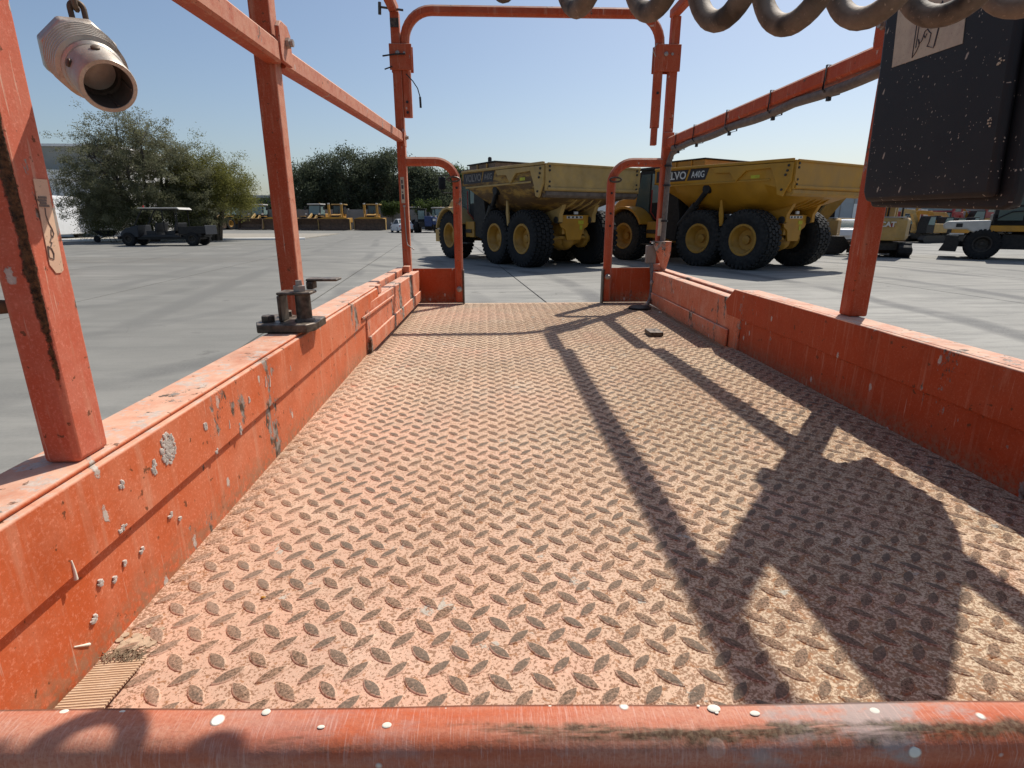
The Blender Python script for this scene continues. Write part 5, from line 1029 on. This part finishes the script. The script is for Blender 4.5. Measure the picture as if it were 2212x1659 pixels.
def dozer(label, loc, rz, sc=1.0):
    t = thing('bulldozer', label, 'bulldozer', loc, rz, 'wheel loaders and bulldozers along the wall', sc); B = V_(t)
    for s_ in (1,-1):
        P = [(1.7,.05),(2.05,.35),(2.0,.75),(1.6,1.0),(-1.5,1.0),(-1.95,.75),(-2.0,.35),(-1.65,.05)]
        tr = B(MB().prism(P, 'y', s_*1.05-.28, s_*1.05+.28), 'track', 'darkmetal')
        for k in range(16): B(MB().box(-1.6+k*.21, -1.55+k*.21, s_*1.05-.29, s_*1.05+.29, 0, .045), 'grouser', 'darkmetal', tr, 0)
        B(MB().bar((.2, s_*1.42, .5), (2.5, s_*1.42, .55), .16, .26), 'push_arm', 'yellow'); B(MB().box(1.5, 1.75, s_*.82-.14, s_*.82+.14, .9, 3.3), 'lift_post', 'yellow'); B(MB().tube([(1.6, s_*.82, 2.4), (2.4, s_*.82, 1.2)], .08, 8), 'lift_cylinder', 'yellow', None, 0)
        B(MB().box(1.56, 1.80, s_*.82-.12, s_*.82+.12, 3.31, 3.46), 'work_lamp', 'offwhite')
        B(MB().prism([(-1.8,1.0),(1.0,1.0),(.9,1.5),(-1.8,1.6)], 'y', s_*1.1-.3, s_*1.1+.3), 'fender', 'yellow')
    B(MB().prism([(-1.6,.8),(1.95,.8),(1.95,1.95),(.3,2.15),(-1.6,2.1)], 'y', -.62, .62), 'hood', 'yellow'); B(MB().box(1.951, 1.99, -.5, .5, .95, 1.9), 'radiator_grille', 'blackpaint')
    c = B(MB().prism([(-1.4,2.1),(-1.4,3.25),(-.1,3.25),(.15,2.1)], 'y', -.75, .75), 'cab', 'blackpaint'); B(MB().prism([(-.09,3.15),(-.06,3.15),(.17,2.2),(.14,2.2)], 'y', -.62, .62), 'windscreen', 'glass', c, 0); B(MB().box(-1.6, .15, -.9, .9, 3.26, 3.40), 'cab_roof', 'tan', c, .03)
    P = [(2.55,.12),(2.70,.06),(2.62,.4),(2.58,.75),(2.66,1.15),(2.86,1.46),(2.78,1.48),(2.52,1.2),(2.44,.75),(2.46,.35)]
    bl_ = B(MB().prism(P, 'y', -2.05, 2.05), 'blade', 'blade'); B(MB().prism([(2.05,1.461),(1.2,1.70),(-1.2,1.70),(-2.05,1.461)][::-1], 'x', 2.72, 2.80), 'spill_plate', 'yellow_b', bl_)
    for s_ in (1,-1): B(MB().box(2.40, 2.88, s_*2.05-.03, s_*2.05+.03, .08, 1.42), 'blade_end', 'tan', bl_)
    B(MB().lathe([(.07,0),(.07,.5)], 8, (.9,.25,2.1), (0,0,1)), 'exhaust', 'darkmetal', None, 0)
    return t
def face(px, py, sc, off=3.8, yaw=0):
    p = on_z(px, py); return (p.x, p.y + off*sc, 0), R(-90) + math.atan2(p.x, p.y)*0 + yaw
SM = 1.06
L_, r_ = face(540, 497, SM); Lo = loader('brown wheel loader right of the olive tree, bucket on the ground', L_, r_, SM)
L_, r_ = face(474, 497, SM); loader('tan wheel loader half hidden by the olive tree', L_, r_ + R(-18), SM)
L_, r_ = face(668, 498, SM); loader('wheel loader with pale cab roof just right of the second left post', L_, r_ + R(-6), SM)
L_, r_ = face(890, 496, SM); loader('yellow backhoe-sized loader hidden behind the far left post', (L_[0], L_[1]+1, 0), r_ + R(150), SM*.92)
L_, r_ = face(952, 497, SM); loader('tan loader cab beside the front of the worn dump truck', (L_[0], L_[1]-6, 0), r_ + R(20), SM*.85)
SD = 1.0
L_, r_ = face(723, 498, SD, 2.8); dozer('yellow bulldozer with broad brown blade, left one of the two', L_, r_, SD)
L_, r_ = face(800, 498, SD, 2.8); dozer('yellow bulldozer with broad brown blade, next to the white car', L_, r_, SD)
L_, r_ = face(603, 497, SD, 2.8); dozer('yellow bulldozer mostly hidden by the second left post', L_, r_, SD)

# ---------------------------------------------------------------- blue telehandler
th = thing('blue_telehandler', 'small blue telehandler with black wheels beside the far left post', 'telehandler', tuple(Vector((on_z(921, 503).x, on_z(921, 503).y + 1.6, 0))), R(90), None, 1.15); B = V_(th)
for x in (1.25, -1.25):
    for s_ in (1,-1): wheel(th, (x, s_*.95, .52), .52, .40, s_, 'tyre', 'blue', .5, 22, .04, 3)
B(MB().box(-1.7, 1.6, -.62, .62, .55, 1.0), 'chassis', 'blackpaint'); B(MB().box(-1.75, -.7, -.60, .10, .6, 1.55), 'engine_cover', 'blue', None, .06); B(MB().box(-1.72, -.2, -1.0, -.62, .75, 1.45), 'tank_box', 'blue', None, .05)
c = B(MB().prism([(-.8,1.0),(-.8,2.15),(.35,2.15),(.65,1.0)], 'y', .10, .85), 'cab', 'blackpaint'); B(MB().box(-.84, -.801, .18, .78, 1.25, 2.05), 'rear_window', 'glass_clear', c, 0); B(MB().box(-.9, .45, .05, .92, 2.16, 2.24), 'cab_roof', 'blackpaint', c)
B(MB().bar((-1.5, -.25, 1.75), (2.2, -.25, 1.15), .28, .32), 'boom', 'blackpaint'); B(MB().box(2.2, 2.35, -.7, .5, .2, 1.0).box(2.35, 3.3, -.5, -.38, .2, .26).box(2.35, 3.3, .18, .30, .2, .26), 'fork_carriage', 'darkmetal')
B(MB().box(-1.78, -1.72, -.95, -.70, 1.1, 1.3), 'tail_lamp', 'decal_white', None, 0)

# ---------------------------------------------------------------- mini excavators (x forward)
def mini(label, loc, rz, sc, upper, letters=True):
    t = thing('mini_excavator', label, 'mini excavator', loc, rz, 'mini excavators right of the dump trucks', sc); B = V_(t)
    for s_ in (1,-1):
        P = [(.85,.03),(1.05,.18),(1.05,.36),(.85,.48),(-.85,.48),(-1.05,.36),(-1.05,.18),(-.85,.03)]
        tr = B(MB().prism(P, 'y', s_*.68-.20, s_*.68+.20), 'track', 'tyre', None, .03)
        for k in range(14):
            for z in (-.005, .472): B(MB().box(-.86+k*.125, -.80+k*.125, s_*.68-.205, s_*.68+.205, z, z+.035), 'track_pad', 'tyre', tr, 0)
        for k in range(5): B(MB().lathe([(.13,0),(.13,.03),(.05,.05)], 14, (-.8+k*.4, s_*.885, .24), (0,s_,0)), 'roller', 'darkmetal', tr, 0)
    B(MB().box(-.7, .7, -.48, .48, .25, .52), 'undercarriage', 'darkmetal'); B(MB().prism([(1.1,.05),(1.15,.05),(1.12,.30),(1.2,.50),(1.12,.50),(1.04,.28)], 'y', -.95, .95), 'dozer_blade', 'blade'); B(MB().bar((.5,.4,.3),(1.1,.4,.25),.08,.12).bar((.5,-.4,.3),(1.1,-.4,.25),.08,.12), 'blade_arm', 'darkmetal')
    B(MB().lathe([(.42,0),(.42,.10)], 20, (0,0,.52), (0,0,1)), 'slew_ring', 'darkmetal', None, 0)
    h = bpy.data.objects.new('house', None)
    def Q(mb, n, m, p=None, bev=.015): mb.xf(Matrix.Rotation(upper, 4, 'Z')); return B(mb, n, m, p, bev)
    body = Q(MB().prism([(-.92,-.55),(-.98,-.3),(-1.0,0),(-.98,.3),(-.92,.55),(-.60,.80),(.55,.80),(.70,.6),(.70,-.6),(.55,-.80),(-.60,-.80)], 'z', .62, 1.38), 'body', 'tan', None, .08)
    Q(MB().prism([(-.94,-.5),(-1.02,0),(-.94,.5),(-.62,.78),(-.2,.82),(-.2,-.82),(-.62,-.78)], 'z', .60, .80), 'counterweight', 'tan', None, .03)
    Q(MB().box(-.85, -.1, -.70, .70, 1.385, 1.42), 'deck_lid', 'offwhite'); Q(MB().box(-.35, .15, .05, .55, 1.42, 1.60).prism([(-.40,1.55),(-.28,1.55),(-.36,2.05),(-.46,2.02)], 'y', .05, .55), 'seat', 'seat')
    for x, y in ((-.75,-.62),(-.75,.68),(.52,.68),(.52,-.05)): Q(MB().tube([(x,y,1.35),(x*.97,y*.97,2.62)], .035, 6), 'canopy_post', 'blackpaint', None, 0)
    Q(MB().prism([(-.95,2.60),(-.9,2.68),(.68,2.70),(.75,2.60)], 'y', -.75, .80), 'canopy', 'offwhite', None, .02)
    Q(MB().box(.2, .4, .0, .12, 1.40, 1.75), 'console', 'blackpaint')
    bm_ = Q(MB().box(.62, .95, -.30, .05, .55, 1.1), 'swing_post', 'darkmetal')
    Q(MB().bar((.85,-.13,1.0),(1.25,-.13,2.3),.16,.28,(1,0,0)).bar((1.22,-.13,2.22),(1.95,-.13,2.75),.15,.24), 'boom', 'tan'); Q(MB().bar((1.95,-.13,2.80),(1.75,-.13,1.0),.14,.22,(1,0,0)), 'stick', 'tan'); Q(MB().tube([(.95,-.13,1.45),(1.30,-.13,1.95)], .05, 8), 'boom_cylinder', 'darkmetal', None, 0)
    Q(MB().prism([(1.60,1.02),(1.95,.95),(1.98,.6),(1.72,.32),(1.45,.42),(1.50,.52),(1.70,.48),(1.84,.66),(1.80,.84)], 'y', -.38, .12), 'bucket', 'blade')
    if letters:
        m = Matrix.Rotation(upper, 4, 'Z') @ Matrix(((0,0,-1,-1.035),(-1,0,0,-.04),(0,1,0,1.08),(0,0,0,1)))
        text('CAT', .24, 'lettering', M['decal_white'], body, m, .012, .008); Q(MB().prism([(-.30,1.07),(-.50,1.07),(-.40,1.20)], 'x', -1.028, -1.02), 'logo_triangle', 'red', body, 0)
        Q(MB().box(-1.005, -.99, -.1, .14, .88, .95), 'vent', 'blackpaint', body, 0)
    return t
p = on_z(1895, 556); mini('tan mini excavator with open canopy right of the near right post', (p.x + .55, p.y + .8, 0), R(62), 1.12, R(-14))
p = on_z(1788, 549); mini('tan mini excavator between the cleaner dump truck and the near right post', (p.x + .3, p.y + 1.6, 0), R(62), 1.10, R(-10))

# ---------------------------------------------------------------- wheeled excavator at the right edge
p = on_z(2119, 561)
we = thing('wheeled_excavator', 'big dark wheeled excavator with yellow stripe at the right edge', 'excavator', (p.x + 1.83, p.y - .1, 0), R(-40)); B = V_(we)
for x in (-1.55, 1.55):
    for y in (-1.0, 1.0): wheel(we, (x, y, .58), .58, .50, -1 if y < 0 else 1, 'tyre', 'darkmetal', .5, 24, .045, 3)
B(MB().box(-2.0, 2.2, -.5, .5, .45, .85), 'chassis', 'blackpaint'); B(MB().box(-1.0, 1.0, -.95, .95, .40, .95), 'step_box', 'blackpaint')
B(MB().prism([(-2.85,.30),(-2.30,.28),(-2.25,.6),(-2.30,.85),(-2.70,.88),(-2.72,.6)], 'y', -1.2, 1.2), 'dozer_blade', 'blackpaint')
for y in (.5, -.5): B(MB().bar((-1.6,y,.55),(-2.3,y,.55),.12,.2), 'blade_arm', 'blackpaint')
B(MB().lathe([(.7,0),(.7,.16)], 24, (0,0,.86), (0,0,1)), 'slew_ring', 'blackpaint', None, 0)
B(MB().prism([(-2.80,1.12),(-2.88,1.28),(-2.74,1.42),(-1.42,1.46),(-1.42,1.0),(-1.9,1.0),(-2.1,1.12)], 'y', -1.22, 1.22), 'counterweight', 'offwhite', None, .05)
B(MB().box(-2.45, -2.25, -1.235, -1.221, 1.20, 1.34), 'vent', 'blackpaint', None, 0)
B(MB().box(-1.41, 2.0, -1.24, 1.24, 1.05, 1.27), 'side_skirt', 'yellow_b', None, .02); B(MB().box(-1.41, 1.9, -1.20, 1.20, 1.275, 1.70), 'upper_house', 'blackpaint', None, .04)
c = B(MB().prism([(-1.38,1.28),(-1.38,2.92),(-1.28,3.0),(.6,3.0),(1.05,2.0),(.95,1.28)], 'y', -1.20, -.20), 'cab', 'blackpaint', None, .03)
B(MB().prism([(-1.26,2.0),(-1.26,2.88),(-.55,2.88),(-.55,2.0)], 'y', -1.225, -1.205), 'side_window', 'glass', c, 0); B(MB().prism([(-.42,1.7),(-.42,2.88),(.55,2.88),(.88,2.0),(.84,1.7)], 'y', -1.225, -1.205), 'door_window', 'glass', c, 0); B(MB().prism([(-1.26,1.45),(-1.26,1.92),(-.55,1.92),(-.55,1.45)], 'y', -1.225, -1.205), 'lower_window', 'glass', c, 0); B(MB().box(-1.405, -1.385, -1.1, -.3, 2.0, 2.85), 'rear_window', 'glass', c, 0); B(MB().box(-1.43, .65, -1.24, -.16, 3.005, 3.06), 'cab_roof', 'offwhite', c)
B(MB().tube([(-1.32,-1.24,1.48),(-.9,-1.27,1.75),(-.3,-1.27,1.80)], .022, 5), 'handrail', 'blackpaint', None, 0)
B(MB().prism([(.3,1.6),(.2,3.5),(1.3,4.2),(1.5,4.0),(.8,3.3),(.9,1.6)], 'y', .0, .42), 'boom', 'tan', None, .03); B(MB().bar((1.35,.2,4.1),(3.8,.2,2.4),.34,.42), 'stick', 'tan'); B(MB().prism([(3.7,2.4),(4.1,2.1),(4.0,1.4),(3.4,1.2),(3.3,1.4),(3.7,1.6),(3.6,2.1)], 'y', -.25, .65), 'bucket', 'blade')
text('CAT', .15, 'lettering', M['tan'], we, Matrix(((1,0,0,-.35),(0,0,-1,-1.245),(0,1,0,1.10),(0,0,0,1))), .004, .004)
B(MB().box(-2.60, -2.15, -1.226, -1.206, .93, .98), 'reflector', 'decal_white', None, 0)

# ---------------------------------------------------------------- excavator behind the minis
def excavator(label, loc, rz, sc, mat='yellow', cabm='blackpaint', reach=0):
    t = thing('crawler_excavator', label, 'excavator', loc, rz, 'small machines far right', sc); B = V_(t)
    for s_ in (1,-1):
        tr = B(MB().prism([(1.5,.05),(1.8,.35),(1.5,.75),(-1.5,.75),(-1.8,.35),(-1.5,.05)], 'y', s_*.95-.28, s_*.95+.28), 'track', 'darkmetal')
    B(MB().box(-.9, .9, -.7, .7, .4, .95), 'undercarriage', 'darkmetal'); B(MB().prism([(-1.9,1.0),(-1.95,1.9),(.3,1.95),(.3,1.0)], 'y', -1.2, 1.2), 'house', mat, None, .08)
    c = B(MB().prism([(.3,1.0),(.3,2.7),(1.2,2.7),(1.5,1.9),(1.5,1.0)], 'y', .2, 1.2), 'cab', cabm); B(MB().prism([(.4,1.8),(.4,2.6),(1.15,2.6),(1.4,1.85)], 'y', 1.201, 1.22), 'side_window', 'glass_clear', c, 0); B(MB().box(.27, .298, .3, 1.1, 1.97, 2.6), 'rear_window', 'glass_clear', c, 0)
    B(MB().bar((.8,-.2,1.4),(2.1,-.2,3.2),.3,.45).bar((2.0,-.2,3.1),(3.6,-.2,3.2),.28,.40), 'boom', mat); B(MB().bar((3.5,-.2,3.3),(3.3,-.2,.9),.24,.34,(1,0,0)), 'stick', mat); B(MB().prism([(x + reach, z) for x, z in ((3.0,.95),(3.5,.9),(3.6,.4),(3.2,.05),(2.8,.2),(3.2,.45))], 'y', -.6, .2), 'bucket', 'blade')
    return t
p = on_z(1925, 546); excavator('yellow crawler excavator with hanging arm behind the right mini excavator', (14.15, 25.9, 0), R(-10), 1.05, 'yellow', reach=.62)
for i, (px, py, mt, rz, sc, lb) in enumerate(((1990, 524, 'tan', 200, .62, 'small tan digger left in the far right row'), (2035, 523, 'yellow_b', 185, .60, 'small yellow digger in the middle of the far right row'), (2070, 522, 'tan', 170, .58, 'small tan digger beside the wheeled excavator blade'), (1800, 520, 'tan', 150, .8, 'tan digger behind the tyre of the cleaner dump truck'))):
    p = on_z(px, py); excavator(lb, (p.x, p.y, 0), R(rz), sc, mt)
for i, (px, py, mt, rz, sc, lb) in enumerate(((1972, 516, 'red', 160, .62, 'red digger behind the hanging arm in the far right row'), (2008, 514, 'offwhite', 210, .66, 'white digger in the far right row, behind the tan one'), (2052, 513, 'yellow', 140, .75, 'yellow digger with raised boom far right, behind the small yellow one'), (2088, 514, 'red', 200, .6, 'red digger just left of the wheeled excavator counterweight'), (2108, 512, 'yellow', 170, .8, 'yellow digger behind the wheeled excavator cab'), (1945, 511, 'offwhite', 190, .7, 'white digger far behind the right mini excavator'))):
    p = on_z(px, py); excavator(lb, (p.x, p.y, 0), R(rz), sc, mt)
def red_truck(label, px, py, rz, sc=1):
    p = on_z(px, py); t = thing('red_truck', label, 'truck', (p.x, p.y, 0), R(rz), 'red trucks far right', sc); B = V_(t)
    c = B(MB().prism([(-1.1,.7),(-1.1,3.0),(.6,3.0),(1.1,2.0),(1.15,.7)], 'y', -1.2, 1.2), 'cab', 'red', None, .06); B(MB().prism([(.62,2.9),(.66,2.9),(1.10,2.05),(1.06,2.05)], 'y', -1.05, 1.05), 'windscreen', 'glass_clear', c, 0)
    for s_ in (1,-1): B(MB().prism([(-.5,1.95),(-.5,2.75),(.45,2.75),(.85,1.95)], 'y', *sorted((s_*1.202, s_*1.22))), 'side_window', 'glass_clear', c, 0)
    B(MB().box(-1.0, .5, -1.1, 1.1, 3.01, 3.25), 'roof_fairing', 'offwhite', c, .06); B(MB().box(1.16, 1.3, -1.2, 1.2, .4, .95), 'bumper', 'offwhite'); B(MB().box(-7, 1.0, -.5, .5, .6, .95), 'frame', 'blackpaint'); B(MB().box(-7, -1.4, -1.2, 1.2, 1.0, 2.0), 'load_bed', 'offwhite')
    for x in (.3, -4.4, -5.8):
        for s_ in (1,-1): wheel(t, (x, s_*1.0, .5), .5, .32, s_, 'tyre', 'darkmetal', .5, 20, .02, 3)
red_truck('red truck cab with white roof in the far right row, left one', 2020, 512, 215, 1.05); red_truck('red truck cab beside the wheeled excavator cab, far right row', 2096, 511, 205, 1.05); red_truck('red truck at the far end of the right-hand row', 2150, 510, 205)
p = on_z(1828, 532); car('parked_car', 'white car half hidden behind the near right post', (p.x + .6, p.y + 1.4, 0), R(60), 'white')
p = on_z(1905, 514); car('parked_car', 'white car far behind the mini excavators', (p.x, p.y, 0), R(10), 'white')
for i in range(5):
    p = on_z(1960 + i*55, 507); car('parked_car', ('white car under the warehouse wall, left end of the row', 'red car in the row under the warehouse wall', 'white car in the middle of the row under the warehouse wall', 'dark red car near the right end of the warehouse row', 'white car at the right end of the warehouse row')[i], (p.x, p.y + 3, 0), R(15 + 40*i), ('white','red','white','red','white')[i])
